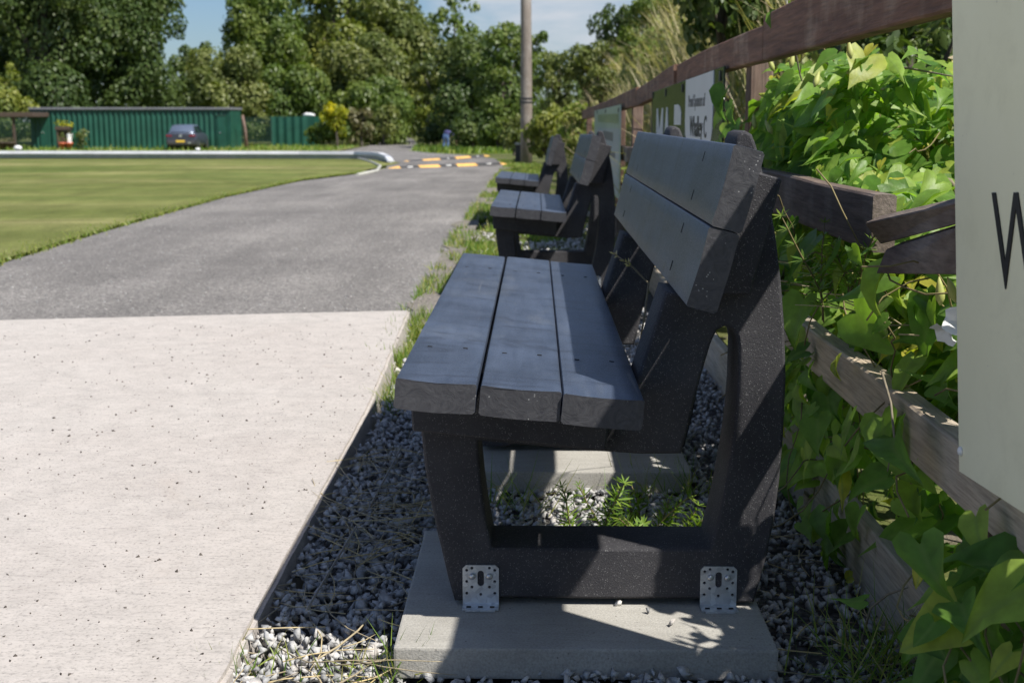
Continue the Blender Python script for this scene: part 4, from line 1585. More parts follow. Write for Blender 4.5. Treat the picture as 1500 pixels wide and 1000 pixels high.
tuft('dark grass tuft on the gravel behind the slab, right of the cleavers', 985, 720, .0, .11, 110, 1, spread=.055)
tuft('wispy green grass tuft beside the front leg behind the base beam', 760, 745, .0, .13, 40, 2, spread=.04)
tuft('grass tuft at the bottom left by the corner of the concrete path', 350, 985, .0, .06, 60, 3, spread=.035)
tuft('thin grass tuft at the front left corner of the nearest slab', 580, 985, .0, .09, 34, 4, spread=.03, lean=.9)
tuft('grass tuft in the white gravel at the bottom edge', 505, 990, .0, .05, 40, 5, spread=.05)
tuft('broad grass tuft at the fence foot below the clump of bindweed', 1300, 985, .0, .16, 190, 6, spread=.06, lean=.8)
tuft('green tuft at the path edge left of the nearest seat', 570, 590, .0, .075, 90, 7, spread=.04)

# straw lying on the gravel


def straw(name, label, n, x0, x1, y0, y1, z0, lmin, lmax, rad=.0012, seed=1, yaw=None):
    r = random.Random(seed)
    b = MB()
    for i in range(n):
        p = Vector((r.uniform(x0, x1), r.uniform(y0, y1), z0 + r.uniform(0, .014)))
        a = r.uniform(0, 2 * pi) if yaw is None else r.gauss(yaw, .5)
        L = r.uniform(lmin, lmax)
        d = Vector((cos(a), sin(a), r.uniform(-.05, .12)))
        c = d.cross(Vector((0, 0, 1))) * r.uniform(-.12, .12)
        pts = [p + d * L * t + c * L * 4 * t * (1 - t) for t in (0, .33, .66, 1)]
        rr = rad * r.uniform(.6, 1.2)
        b.tube(pts, [rr, rr, rr * .9, rr * .5], 5)
    o = b.build(name, M['straw'])
    a = o.data.attributes.new('rnd', 'FLOAT', 'POINT')
    m = len(o.data.vertices)
    vals = np.repeat(RNG.uniform(0, 1, m // 20 + 1), 20)[:m]
    a.data.foreach_set('value', vals.astype(np.float32))
    tag(o, label, 'straw', kind='stuff')


straw('straw', 'dry grass stalks strewn over the gravel beside the path', 170, -.47, -.20, 1.95, 3.3, .012, .05, .24, .0012, seed=1)
straw('straw', 'golden straw lying on pale gravel at the bottom left', 30, -.50, -.22, 1.70, 1.98, .004, .07, .20, .0016, seed=2)
straw('straw', 'dead twigs and stalks on the dark gravel under the fence', 45, .40, .62, 1.7, 2.7, .0, .06, .18, seed=3)
straw('straw', 'dry stalks caught among the bindweed leaves by the fence', 26, .60, .68, 2.2, 4.0, .5, .08, .25, .0014, seed=4)


def stalk(label, pts_px, xs_, rad, seed, head=True):
    pts = [at(px, py, y=yy) for (px, py), yy in zip(pts_px, xs_)]
    root = empty('grass_stalk', tuple(pts[0]))
    tag(root, label, 'grass', 'dry seed stalks')
    b = MB()
    b.tube([p - pts[0] for p in pts], [rad] * (len(pts) - 1) + [rad * .5], 6)
    o = b.build('stem', M['straw'], root)
    if head:
        n = 26
        e0, e1 = pts[-2] - pts[0], pts[-1] - pts[0]
        t = RNG.uniform(0, 1, n)
        pos = np.array([list(e0.lerp(e1, float(q))) for q in t])
        d = np.array(list((e1 - e0).normalized()))
        V, Fc, R = scatter(np.array([[-.12, 0, 0], [.12, 0, 0], [.12, .6, .03], [-.12, .6, .03], [0, 1, 0]]), BLADE[1], pos, unit(n), d + unit(n) * .55, RNG.uniform(.008, .016, n), RNG.uniform(0, 1, n))
        link('seed_head', np_mesh('seed_head', V, Fc, R), M['drygrass'], root)


stalk('orange dry grass stalk rising between the seat and the back of the nearest bench', [(938, 500), (945, 455), (950, 415), (928, 392), (900, 372)], [2.75, 2.75, 2.75, 2.74, 2.73], .0022, 1)
stalk('long pale arching grass stem across the dark shrub under the top rail', [(1160, 170), (1215, 125), (1262, 98), (1330, 100), (1395, 112)], [3.6, 3.5, 3.4, 3.2, 3.0], .0030, 2, False)
stalk('dry upright stalk poking up through the heap of bindweed', [(1165, 190), (1190, 140), (1225, 105), (1262, 80)], [3.5, 3.45, 3.4, 3.35], .0018, 3)
stalk('green bindweed shoot climbing over the top rail with a white flower', [(1185, 150), (1172, 110), (1160, 50), (1152, 12), (1150, -2)], [3.5, 3.46, 3.42, 3.38, 3.36], .0022, 6, False)
stalk('dead curled stem hanging on the pale lower rail', [(1292, 545), (1305, 590), (1310, 640), (1300, 690)], [2.1, 2.05, 2.02, 2.0], .0020, 4, False)
stalk('curved brown stem rising from the gravel by the fence foot', [(1262, 940), (1275, 890), (1300, 870), (1330, 860)], [2.0, 2.0, 1.98, 1.95], .0022, 5, False)

# ------------------------------------------------------------------ bank vegetation behind the fence


def weeds(n, y0, y1, x0, x1, hmax, sz, dens=0.0):
    y = RNG.uniform(y0, y1, n)
    x = x0 + (x1 - x0) * RNG.uniform(0, 1, n) ** 1.3
    nz = np.array([mnoise.noise(Vector((a * 1.3, b_ * .45, 5))) for a, b_ in zip(x, y)])
    h = (hmax * (.62 + .7 * nz)) * RNG.uniform(.15, 1, n) ** .6
    z = gy(y) + bank(x, y) + np.clip(h, 0.02, None)
    nr = np.array([-.5, -.4, .8]) + unit(n) * .7
    return np.stack([x, y, z], 1), nr


pos, nr = weeds(26000, 5.0, 36, .68, 3.6, .80, .05)
V, Fc, R = scatter(*LEAF_O, pos, nr, unit(len(pos)) + np.array([0, 0, -.4]), RNG.uniform(.05, .11, len(pos)) * (1 + pos[:, 1] * .02), np.clip(RNG.beta(2, 2.4, len(pos)), 0, 1))
tag(link('bank_weeds', np_mesh('bank_weeds', V, Fc, R), M['lf_bank']), 'green nettles and weeds covering the bank behind the fence', 'weeds', kind='stuff')
n = 24000
y = RNG.uniform(8, 36, n)
x = .85 + 3.6 * RNG.uniform(0, 1, n) ** 1.2
k = np.array([mnoise.noise(Vector((a * .8, b_ * .3, 11))) for a, b_ in zip(x, y)]) > -.08
x, y = x[k], y[k]
blades('dry_grass', 'tall straw-coloured dry grass on the sunny bank behind the fence', np.stack([x, y, gy(y) + bank(x, y) - .02], 1), RNG.uniform(.45, 1.05, len(x)), RNG.uniform(.008, .016, len(x)) * (1 + y * .03), M['drygrass'], lean=.32)

# ------------------------------------------------------------------ shrubs and trees
sh = dict(cat='shrub')
tree('shrub', 'dark glossy shrub overhanging the top rail at the upper right', 1055, 9.0, -50, 78, 75, M['lf_dark'], 41, 14, leaf=.075, per=3800, **sh)
tree('shrub', 'shady shrub behind the bindweed, left of the cream sign', 1330, 5.6, -30, 330, 150, M['lf_dark'], 42, 16, leaf=.065, per=4200, dp=.5, **sh)
tree('shrub', 'pale yellow-green shrub behind the fence left of the cream sign', 1385, 3.9, 140, 330, 60, M['lf_lime'], 43, 12, leaf=.05, per=5000, dp=.3, **sh)
tree('shrub', 'dark green shrub against the sky on the crest of the bank', 905, 42, 2, 90, 42, M['lf_dark'], 44, 12, **sh)
tree('shrub', 'green bramble mound low on the bank above the pale notice board', 880, 22, 98, 160, 26, M['lf_olive'], 111, 10, **sh)
tree('shrub', 'leafy sapling on the dry grass bank below the dark crest shrub', 925, 27, 40, 130, 30, M['lf_mid'], 112, 10, **sh)
tree('shrub', 'lime green elder halfway up the dry grass bank', 965, 19, 62, 130, 28, M['lf_bank'], 113, 9, **sh)
tree('shrub', 'tall crest shrub leaning over the dry bank above the sponsor board', 1010, 21, -20, 70, 46, M['lf_mid'], 114, 12, **sh)
for k_, (bx_, by_, lab_) in enumerate(((4.2, 11.0, 'broad shrub high on the bank right of the dark glossy shrub'), (5.6, 7.5, 'round shrub on the bank beyond the cream sign'), (3.6, 6.2, 'small thicket on the bank behind the heap of bindweed'))):
    f_ = F / by_
    tree('shrub', lab_, VX + bx_ * f_, by_, VY - 2.9 * f_, VY - .2 * f_, 1.1 * f_, M[('lf_mid', 'lf_dark', 'lf_olive')[k_]], 120 + k_, 12, leaf=.085, per=3000, **sh)
tree('shrub', 'spreading mid green shrub on the bank above the dry grass', 975, 33, -12, 80, 70, M['lf_mid'], 45, 14, **sh)
tree('shrub', 'dark shrub at the top right edge of the dry bank', 1060, 24, -60, 60, 80, M['lf_mid'], 46, 14, **sh)
tree('shrub', 'low leafy shrub on the bank crest between the pole and the dark shrub', 862, 34, 60, 150, 42, M['lf_olive'], 47, 12, **sh)
tree('shrub', 'rounded green shrub just right of the utility pole', 818, 37, 70, 190, 36, M['lf_olive'], 48, 12, **sh)
tree('shrub', 'yellowish bramble at the foot of the utility pole', 800, 28, 150, 245, 34, M['lf_lime'], 49, 12, **sh)
tree('shrub', 'leafy bramble at the far end of the fence', 845, 20, 150, 250, 28, M['lf_bank'], 50, 10, **sh)

R_ = 'trees and shrubs right of the lane'
tree('tree', 'dense dark green tree left of the utility pole', 738, 62, 22, 232, 48, M['lf_mid'], 61, 18, group=R_)
tree('tree', 'dark leafy tree behind the bending person', 690, 86, 45, 226, 56, M['lf_dark'], 62, 20, group=R_)
tree('tree', 'broad grey-green tree at the right of the road bend', 650, 104, 55, 215, 45, M['lf_olive'], 63, 18, group=R_)
tree('tree', 'tall sparse tree with thin top leaves against the sky', 668, 108, -14, 150, 40, M['lf_mid'], 64, 22, leaf=.42, per=110, group=R_, big=.17, small=22, thin=.35)
tree('tree', 'tall bushy tree behind the utility pole', 775, 72, 38, 225, 40, M['lf_mid'], 65, 16, group=R_)
tree('shrub', 'low lit bush on the verge between the road end and the person', 628, 98, 148, 214, 22, M['lf_lime'], 66, 10, cat='shrub', group=R_)

tree('shrub', 'dark bush at the verge just left of the bending person', 636, 88, 172, 224, 24, M['lf_dark'], 101, 9, cat='shrub', group=R_, big=.55)
tree('shrub', 'dark bush hanging over the verge right of the bending person', 692, 78, 165, 226, 30, M['lf_dark'], 102, 10, cat='shrub', group=R_, big=.55)
tree('shrub', 'green bush at the edge of the verge left of the pole', 728, 62, 160, 230, 28, M['lf_mid'], 103, 10, cat='shrub', group=R_, big=.55)
tree('shrub', 'leafy bush close behind the pole on its left', 752, 50, 168, 236, 20, M['lf_olive'], 104, 9, cat='shrub', group=R_, big=.55)
L_ = 'trees beyond the lawn'
tree('tree', 'large dark tree at the far left edge', -45, 104, -170, 195, 105, M['lf_dark'], 71, 22, group=L_)
tree('tree', 'large dark tree above the left end of the long green shed', 75, 99, -140, 190, 105, M['lf_dark'], 72, 24, group=L_)
tree('tree', 'large dark tree above the middle of the long green shed', 192, 103, -90, 190, 84, M['lf_dark'], 73, 24, group=L_)
tree('shrub', 'bright green bush left of the long green shed', 10, 93, 92, 205, 36, M['lf_lime'], 74, 12, cat='shrub', group=L_)
tree('tree', 'small far tree in the sky gap above the shed end', 288, 128, 60, 195, 46, M['lf_dark'], 75, 12, group=L_)
tree('tree', 'tall tree with ragged top right of the sky gap', 392, 110, -50, 180, 64, M['lf_mid'], 76, 22, taper=.35, group=L_)
tree('tree', 'mid green bushy tree over the right end of the long shed', 335, 96, 72, 205, 62, M['lf_olive'], 77, 18, group=L_)
tree('tree', 'fresh green bushy tree above the short green container', 425, 98, 95, 210, 58, M['lf_mid'], 78, 18, group=L_)
tree('tree', 'tall sunlit yellow-green tree in the middle of the tree line', 492, 116, -110, 160, 72, M['lf_lime'], 79, 24, group=L_)
tree('tree', 'tall olive tree with dark gaps beside the cloud', 572, 118, -60, 180, 62, M['lf_olive'], 80, 22, group=L_)
tree('tree', 'rounded dome-shaped olive tree in front of the tall lit trees', 535, 104, 52, 200, 64, M['lf_olive'], 81, 20, group=L_, big=.5)
tree('tree', 'lower rounded tree behind the golden shrub', 545, 97, 112, 210, 52, M['lf_mid'], 82, 16, group=L_, big=.5)
tree('tree', 'hazy light green tree closing the end of the road', 592, 125, 95, 214, 46, M['lf_lime'], 83, 16, group=L_)
tree('shrub', 'golden yellow shrub on a bare stem beside the short container', 492, 88, 152, 200, 24, M['lf_gold'], 84, 10, cat='shrub', leaf=.22, small=3)
tree('shrub', 'dark green bush at the foot of the golden shrub', 482, 89.5, 178, 217, 32, M['lf_mid'], 85, 10, cat='shrub')
tree('shrub', 'brownish shrub right of the golden shrub', 528, 90, 152, 216, 20, M['lf_brown'], 86, 10, cat='shrub')
tree('shrub', 'green bush at the left corner of the road end', 560, 94, 150, 216, 26, M['lf_olive'], 87, 10, cat='shrub')
# far wood behind everything, closing the view
lob = []
r = random.Random(99)
for i in range(60):
    px = -260 + i * 26
    Yw = r.uniform(140, 165)
    p = at(px, VY, y=Yw)
    top = -90 if px < 225 else (95 if px < 345 else (-40 if px < 620 else 95))
    zt = at(px, top + r.uniform(0, 60), y=Yw).z
    lob.append((p.x, Yw, (zt - 1.2) / 2 - .5, 2.6, 2.5, (zt + 1.2) / 2))
V, Fc, R = crown_data(lob, 45, .75)
tag(link('far_wood', np_mesh('far_wood', V, Fc, R), M['lf_dark']), 'dark wood closing the view behind the tree line', 'wood', kind='stuff')
# bits of grass at the far verge
n = 6000
y = RNG.uniform(58, 92, n)
x = np.array([rd_right(v) for v in y]) + RNG.uniform(0, 9, n)
blades('far_verge_grass', 'rough green grass on the verge where the person bends', np.stack([x, y, gy(y) - .02], 1), RNG.uniform(.12, .4, n), RNG.uniform(.05, .10, n), M['grass'], rhi=.8)
n = 5000
x = RNG.uniform(-34, -12, n)
y = RNG.uniform(76, 90, n)
blades('shed_grass', 'unmown grass along the foot of the green sheds', np.stack([x, y, gy(y)], 1), RNG.uniform(.08, .35, n), RNG.uniform(.05, .10, n), M['grass'], rhi=.9)

# ------------------------------------------------------------------ utility pole
pp = gpt(771, 241)
up = empty('utility_pole', (pp.x, pp.y, pp.z))
tag(up, 'tall grey-brown wooden utility pole beside the farthest bench', 'utility pole')
b = MB()
b.tube([(0, 0, -.3), (0, 0, 1.2), (-.01, 0, 3), (-.045, 0, 8.5)], [.155, .148, .138, .105], 20)
b.build('shaft', M['pole'], up)
b = MB()
zb = at(771, 147, y=pp.y).z - pp.z
for dz in (-.045, .045):
    b.lathe([(.146, zb + dz - .02), (.158, zb + dz - .018), (.158, zb + dz + .018), (.146, zb + dz + .02)], 20)
b.build('band', M['rubber'], up)
q = gpt(759, 239)
bp_ = empty('bollard', tuple(q))
tag(bp_, 'short black bollard with a grey cap at the left of the utility pole', 'bollard')
b = MB()
b.box(-.075, .075, -.075, .075, -.1, .47, .01)
b.build('post', M['rubber'], bp_)
b = MB()
b.box(-.088, .088, -.088, .088, .472, .53, .012)
b.build('cap', M['kerb'], bp_)

# ------------------------------------------------------------------ speed bumps


def speed_bump(label, row, pattern, width_y):
    """row: (px,py) of left and right ends; pattern: list of (kind, px0, px1)"""
    A, B = gpt(*row[0], .03), gpt(*row[1], .03)
    root = empty('speed_bump', tuple((A + B) / 2))
    tag(root, label, 'speed bump', 'rubber speed bumps across the road')
    d = (B - A)
    L = d.length
    ang = atan2(d.y, d.x)
    root.rotation_euler = (0, 0, ang)
    p0, p1 = row[0][0], row[1][0]
    for kind, a, c in pattern:
        u0 = (a - p0) / (p1 - p0) * L - L / 2 + .004
        u1 = (c - p0) / (p1 - p0) * L - L / 2 - .004
        b = MB()
        prof = [(-width_y, 0), (-width_y * .8, .025), (-width_y * .4, .052), (0, .06), (width_y * .4, .052), (width_y * .8, .025), (width_y, 0)]
        e0 = e1 = 1.0
        if kind == 'end':
            e0, e1 = (.35, 1.0) if a == p0 else (1.0, .35)
        r0 = [b.bm.verts.new((u0, y_ * e0, z_ * e0)) for y_, z_ in prof]
        r1 = [b.bm.verts.new((u1, y_ * e1, z_ * e1)) for y_, z_ in prof]
        for i in range(6):
            b.bm.faces.new((r0[i], r0[i + 1], r1[i + 1], r1[i]))
        b.bm.faces.new(r0)
        b.bm.faces.new(r1[::-1])
        nm = {'end': 'end_cap', 'y': 'yellow_section', 'k': 'black_section'}[kind]
        b.build(nm, M['rubber'] if kind == 'k' else M['yellow'], root)
        if kind == 'k' and c - a > 18:
            b = MB()
            um = (u0 + u1) / 2
            b.box(um - .08, um + .08, -width_y * .85, -width_y * .5, .022, .046, .004)
            b.build('reflector', M['white'], root)
    root.location.z = float(gy((A.y + B.y) / 2)) + .006


speed_bump('nearer black and yellow rubber speed bump across the road', ((568, 245), (741, 240.5)),
           [('end', 568, 582), ('k', 582, 608), ('y', 608, 637), ('k', 637, 662), ('y', 662, 692), ('k', 692, 729), ('end', 729, 741)], .105)
speed_bump('farther black and yellow rubber speed bump across the road', ((584, 235.5), (716, 230)),
           [('end', 584, 595), ('k', 595, 613), ('y', 613, 636), ('k', 636, 659), ('y', 659, 682), ('k', 682, 705), ('end', 705, 716)], .105)

# ------------------------------------------------------------------ white boundary rail round the lawn
br = empty('boundary_rail', (-10, 42, float(gy(42))))
tag(br, 'low white-topped boundary rail curving round the far end of the lawn', 'barrier')
ptsb = [Vector((-60, 44.5, 0)), Vector((-40, 44, 0)), Vector((-24, 43.3, 0)), Vector((-12, 42.7, 0)), Vector((-7.6, 42.4, 0)), Vector((-5.7, 41.8, 0)), Vector((-5.0, 40.4, 0)), Vector((-4.55, 38.6, 0)), Vector((-4.05, 36.0, 0)), Vector((-3.78, 34.4, 0))]
for part, prof, mt in (('side_board', [(-.02, 0), (.02, 0), (.02, .11), (-.02, .11)], 'barrier_grey'), ('capping', [(-.09, .112), (.09, .112), (.10, .13), (.08, .22), (-.08, .22), (-.10, .13)], 'barrier_white')):
    b = MB()
    rings = []
    for i, p in enumerate(ptsb):
        d = (ptsb[min(i + 1, len(ptsb) - 1)] - ptsb[max(i - 1, 0)]).normalized()
        nrm_ = Vector((-d.y, d.x, 0))
        zz = float(gy(p.y)) - br.location.z
        f = 1.0 if i < 8 else (.8 if i == 8 else .35)
        rings.append([b.bm.verts.new((p.x + nrm_.x * a - br.location.x, p.y + nrm_.y * a - br.location.y, zz + h * f)) for a, h in prof])
    k = len(prof)
    for r0, r1 in zip(rings, rings[1:]):
        for j in range(k):
            b.bm.faces.new((r0[j], r0[(j + 1) % k], r1[(j + 1) % k], r1[j]))
    b.bm.faces.new(rings[0])
    b.bm.faces.new(rings[-1][::-1])
    b.build(part, M[mt], br)
# pale kerb round the lawn corner
kp = [gpt(*p) for p in [(480, 227.5), (523, 232), (545, 239), (557, 244.5), (552, 252), (524, 258)]]
b = MB()
b.tube([Vector((p.x, p.y, float(gy(p.y)) + .02)) for p in kp], [.035] * len(kp), 6)
tag(b.build('kerb', M['kerb']), 'thin pale kerb edging the rounded corner of the lawn', 'kerb')
for (px, py, r_, lab) in ((27, 229, .10, 'small white ball on the boundary rail at the far left'), ((290), 226, .06, 'small white ball on the boundary rail below the car')):
    p = at(px, py, y=43.6 if px < 100 else 43.0)
    b = MB()
    bmesh.ops.create_icosphere(b.bm, subdivisions=2, radius=r_)
    bmesh.ops.transform(b.bm, matrix=Matrix.Diagonal((1.4, 1, .9, 1)), verts=b.bm.verts)
    o = b.build('ball', M['white'], loc=(p.x, p.y, float(gy(p.y)) + .22 + r_ * .88))
    tag(o, lab, 'ball', 'white balls on the rail')


# ------------------------------------------------------------------ sheds
def corrugated(x0, x1, z0, z1, y, pitch, depth):
    V = []
    n = int((x1 - x0) / pitch)
    prof = [(0, 0), (.32, 0), (.45, 1), (.87, 1)]
    xsn = []
    for i in range(n):
        for a, dd in prof:
            xsn.append((x0 + (i + a) * pitch, y + dd * depth))
    xsn.append((x1, y))
    for xx, yy in xsn:
        V += [(xx, yy, z0), (xx, yy, z1)]
    F_ = [(2 * i, 2 * i + 2, 2 * i + 3, 2 * i + 1) for i in range(len(xsn) - 1)]
    return V, F_


def shed(name, label, cat, pxl, pxr, Y, h, deep, pitch, roof, doors):
    gz = float(gy(Y))
    xl, xr = at(pxl, VY, y=Y).x, at(pxr, VY, y=Y).x
    root = empty(name, ((xl + xr) / 2, Y, gz))
    tag(root, label, cat)
    w = (xr - xl) / 2
    V, F_ = corrugated(-w, w, 0, h, 0, pitch, .07)
    o = link('front_wall', np_mesh('front_wall', V, [np.array(F_)]), M['shed'], root)
    b = MB()
    b.box(-w, w, .09, deep, 0, h - .01)
    b.build('body', M['shed'], root)
    if roof:
        b = MB()
        b.box(-w - .06, w + .06, -.10, deep + .2, h, h + .15, .02)
        b.build('roof', M['shed_roof'], root)
    for (d0, d1) in doors:
        b = MB()
        xa, xb = at(d0, VY, y=Y).x - root.location.x, at(d1, VY, y=Y).x - root.location.x
        b.box(xa, xb, -.05, -.005, .08, h * .84, .01)
        d = b.build('door', M['shed'], root)
        b = MB()
        b.box(xa - .06, xb + .06, -.07, -.003, h * .845, h * .86 + .04, .005)
        b.build('lintel', M['fence_green'], d)
        b = MB()
        b.box(xa + .1, xa + .22, -.09, -.052, 1.0, 1.06, .01)
        b.build('handle', M['chrome'], d)
    return root


shed('shed', 'long dark green corrugated shed with a flat grey roof beyond the lawn', 'shed', 44, 337, 82, 2.42, 3, .33, True, ((58, 72), (318, 330)))
sc2 = shed('container', 'short dark green corrugated container between the fence and golden shrub', 'container', 395, 460, 92, 2.02, 2.4, .55, False, ())
p = at(453, 171, y=92.5)
b = MB()
b.tube([(-.42, 0, .12), (-.2, 0, .17), (.15, .05, .15), (.4, 0, .11)], [.08, .13, .12, .06], 8)
o = b.build('sack', M['white'], loc=(p.x, p.y, float(gy(92)) + 2.02 - .03))
tag(o, 'crumpled white sack lying on top of the short green container', 'sack')


def palisade(label, pxl, pxr, Y, h, step, mat, name='railings'):
    gz = float(gy(Y))
    xl, xr = at(pxl, VY, y=Y).x, at(pxr, VY, y=Y).x
    root = empty(name, ((xl + xr) / 2, Y, gz))
    tag(root, label, 'fence', 'railings beyond the lawn')
    w = (xr - xl) / 2
    b = MB()
    n = int(2 * w / step)
    for i in range(n + 1):
        xx = -w + i * 2 * w / n
        b.box(xx - .03, xx + .03, -.01, .01, .05, h)
    o = b.build('bars', mat, root)
    for zz in (.35, h - .3):
        b = MB()
        b.box(-w, w, .013, .05, zz, zz + .05)
        b.build('cross_rail', mat, root)
    for xx in (-w, w):
        b = MB()
        b.box(xx - .05, xx + .05, .053, .15, -.1, h * .98)
        b.build('post', mat, root)


palisade('green upright railings between the long shed and the short container', 354, 396, 90, 2.0, .16, M['fence_green'])
palisade('dark upright railings at the left of the long shed', -40, 44, 86, 1.95, .16, M['fence_green'])
tree('hedge', 'dark hedge behind the railings between shed and container', 374, 93, 182, 222, 26, M['lf_dark'], 91, 8, cat='hedge', big=.6)
tree('hedge', 'dark hedge behind the railings left of the long shed', 10, 90, 178, 224, 40, M['lf_dark'], 92, 8, cat='hedge', big=.6)
# leaning post at the shed corner
p = gpt(358, 220)
b = MB()
b.tube([(.09, 0, -.1), (.02, 0, 1.2), (-.12, 0, 2.1)], [.11, .10, .09], 8)
tag(b.build('leaning_post', M['post'], loc=(at(358, VY, y=83).x, 83, float(gy(83)))), 'brown timber post leaning at the right corner of the long shed', 'post')
# open shelter at far left
gz = float(gy(80))
x0, x1 = at(-60, VY, y=80).x, at(54, VY, y=80).x
shl = empty('shelter', ((x0 + x1) / 2, 80, gz))
tag(shl, 'open timber shelter with a flat brown roof at the far left', 'shelter')
w = (x1 - x0) / 2
b = MB()
b.box(-w, w, -.6, 2.2, 1.98, 2.26, .02)
b.build('roof', M['brown'], shl)
for xx in (-w + .2, -w * .25, w * .45):
    b = MB()
    b.box(xx - .07, xx + .07, -.4, -.26, -.1, 1.978)
    b.build('post', M['brown'], shl)
# planter, pots
Yp = 80.3
gz = float(gy(Yp))


def px_x(px, Y=Yp):
    return at(px, VY, y=Y).x


pl = empty('planter', (px_x(92), Yp, gz))
tag(pl, 'tall dark wooden planter with a yellow-green plant in front of the long shed', 'planter')
b = MB()
for xx in (-.38, .30):
    b.box(xx, xx + .09, -.2, .2, 0, 1.2, .01)
b.box(-.45, .45, -.25, .25, 1.2, 1.42, .015)
b.box(-.40, .40, -.05, .15, .1, 1.19)
b.build('stand', M['brown'], pl)
lob = [(-.15, 0, 1.62, .42, .3, .22), (.2, 0, 1.56, .42, .3, .2), (.45, 0, 1.45, .2, .2, .16)]
V, Fc, R = crown_data(lob, 420, .14)
link('foliage', np_mesh('foliage', V, Fc, R), M['lf_gold'], pl)
for (px, lab) in ((94, 'left of two orange terracotta pots in front of the tall planter'), (104.5, 'right of two orange terracotta pots in front of the tall planter')):
    po = empty('flower_pot', (px_x(px), Yp - .6, float(gy(Yp - .6))))
    tag(po, lab, 'flower pot', 'terracotta pots by the shed')
    b = MB()
    b.lathe([(.13, 0), (.19, .38), (.22, .38), (.22, .46), (.17, .46), (.16, .40)], 16)
    b.build('pot', M['terracotta'], po)
    V, Fc, R = crown_data([(0, 0, .75, .22, .22, .38)], 500, .12)
    link('plant', np_mesh('plant', V, Fc, R), M['lf_mid'], po)
p = empty('watering_can', (px_x(102.5), Yp - .34, gz))
tag(p, 'white can standing between the planter and the orange pots', 'can')
b = MB()
b.lathe([(.14, 0), (.15, .05), (.15, .9), (.10, .98), (.06, 1.0)], 14)
b.build('body', M['white'], p)
b = MB()
b.tube([(.12, 0, .72), (.24, 0, .8), (.22, 0, .95), (.08, 0, .97)], [.02] * 4, 6)
b.build('handle', M['white'], p)
wb = empty('bin', (px_x(112), Yp + .2, gz))
tag(wb, 'green plastic bin beside the planter in front of the shed', 'bin')
b = MB()
b.box(-.26, .26, -.3, .3, .08, 1.0, .03)
b.build('body', M['plastic_green'], wb)
b = MB()
b.box(-.29, .29, -.34, .32, 1.003, 1.08, .02)
b.build('lid', M['plastic_green'], wb)
tree('shrub', 'small pale shrub growing to the right of the green bin', 119, 80.0, 188, 222, 9, M['lf_olive'], 93, 7, cat='shrub', leaf=.16)
for (px, lab) in ((2, 'grey tub of flowers at the far left edge'), (11, 'pink flower tub below the shelter')):
    po = empty('flower_tub', (px_x(px, 79), 79, float(gy(79))))
    tag(po, lab, 'flower tub', 'flower tubs by the shelter')
    b = MB()
    b.lathe([(.22, 0), (.30, .42), (.33, .42), (.33, .5), (.26, .5), (.24, .44)], 16)
    b.build('tub', M['brown'], po)
    V, Fc, R = crown_data([(0, 0, .62, .36, .3, .22)], 420, .13)
    link('flowers', np_mesh('flowers', V, Fc, R), M['lf_brown'], po)


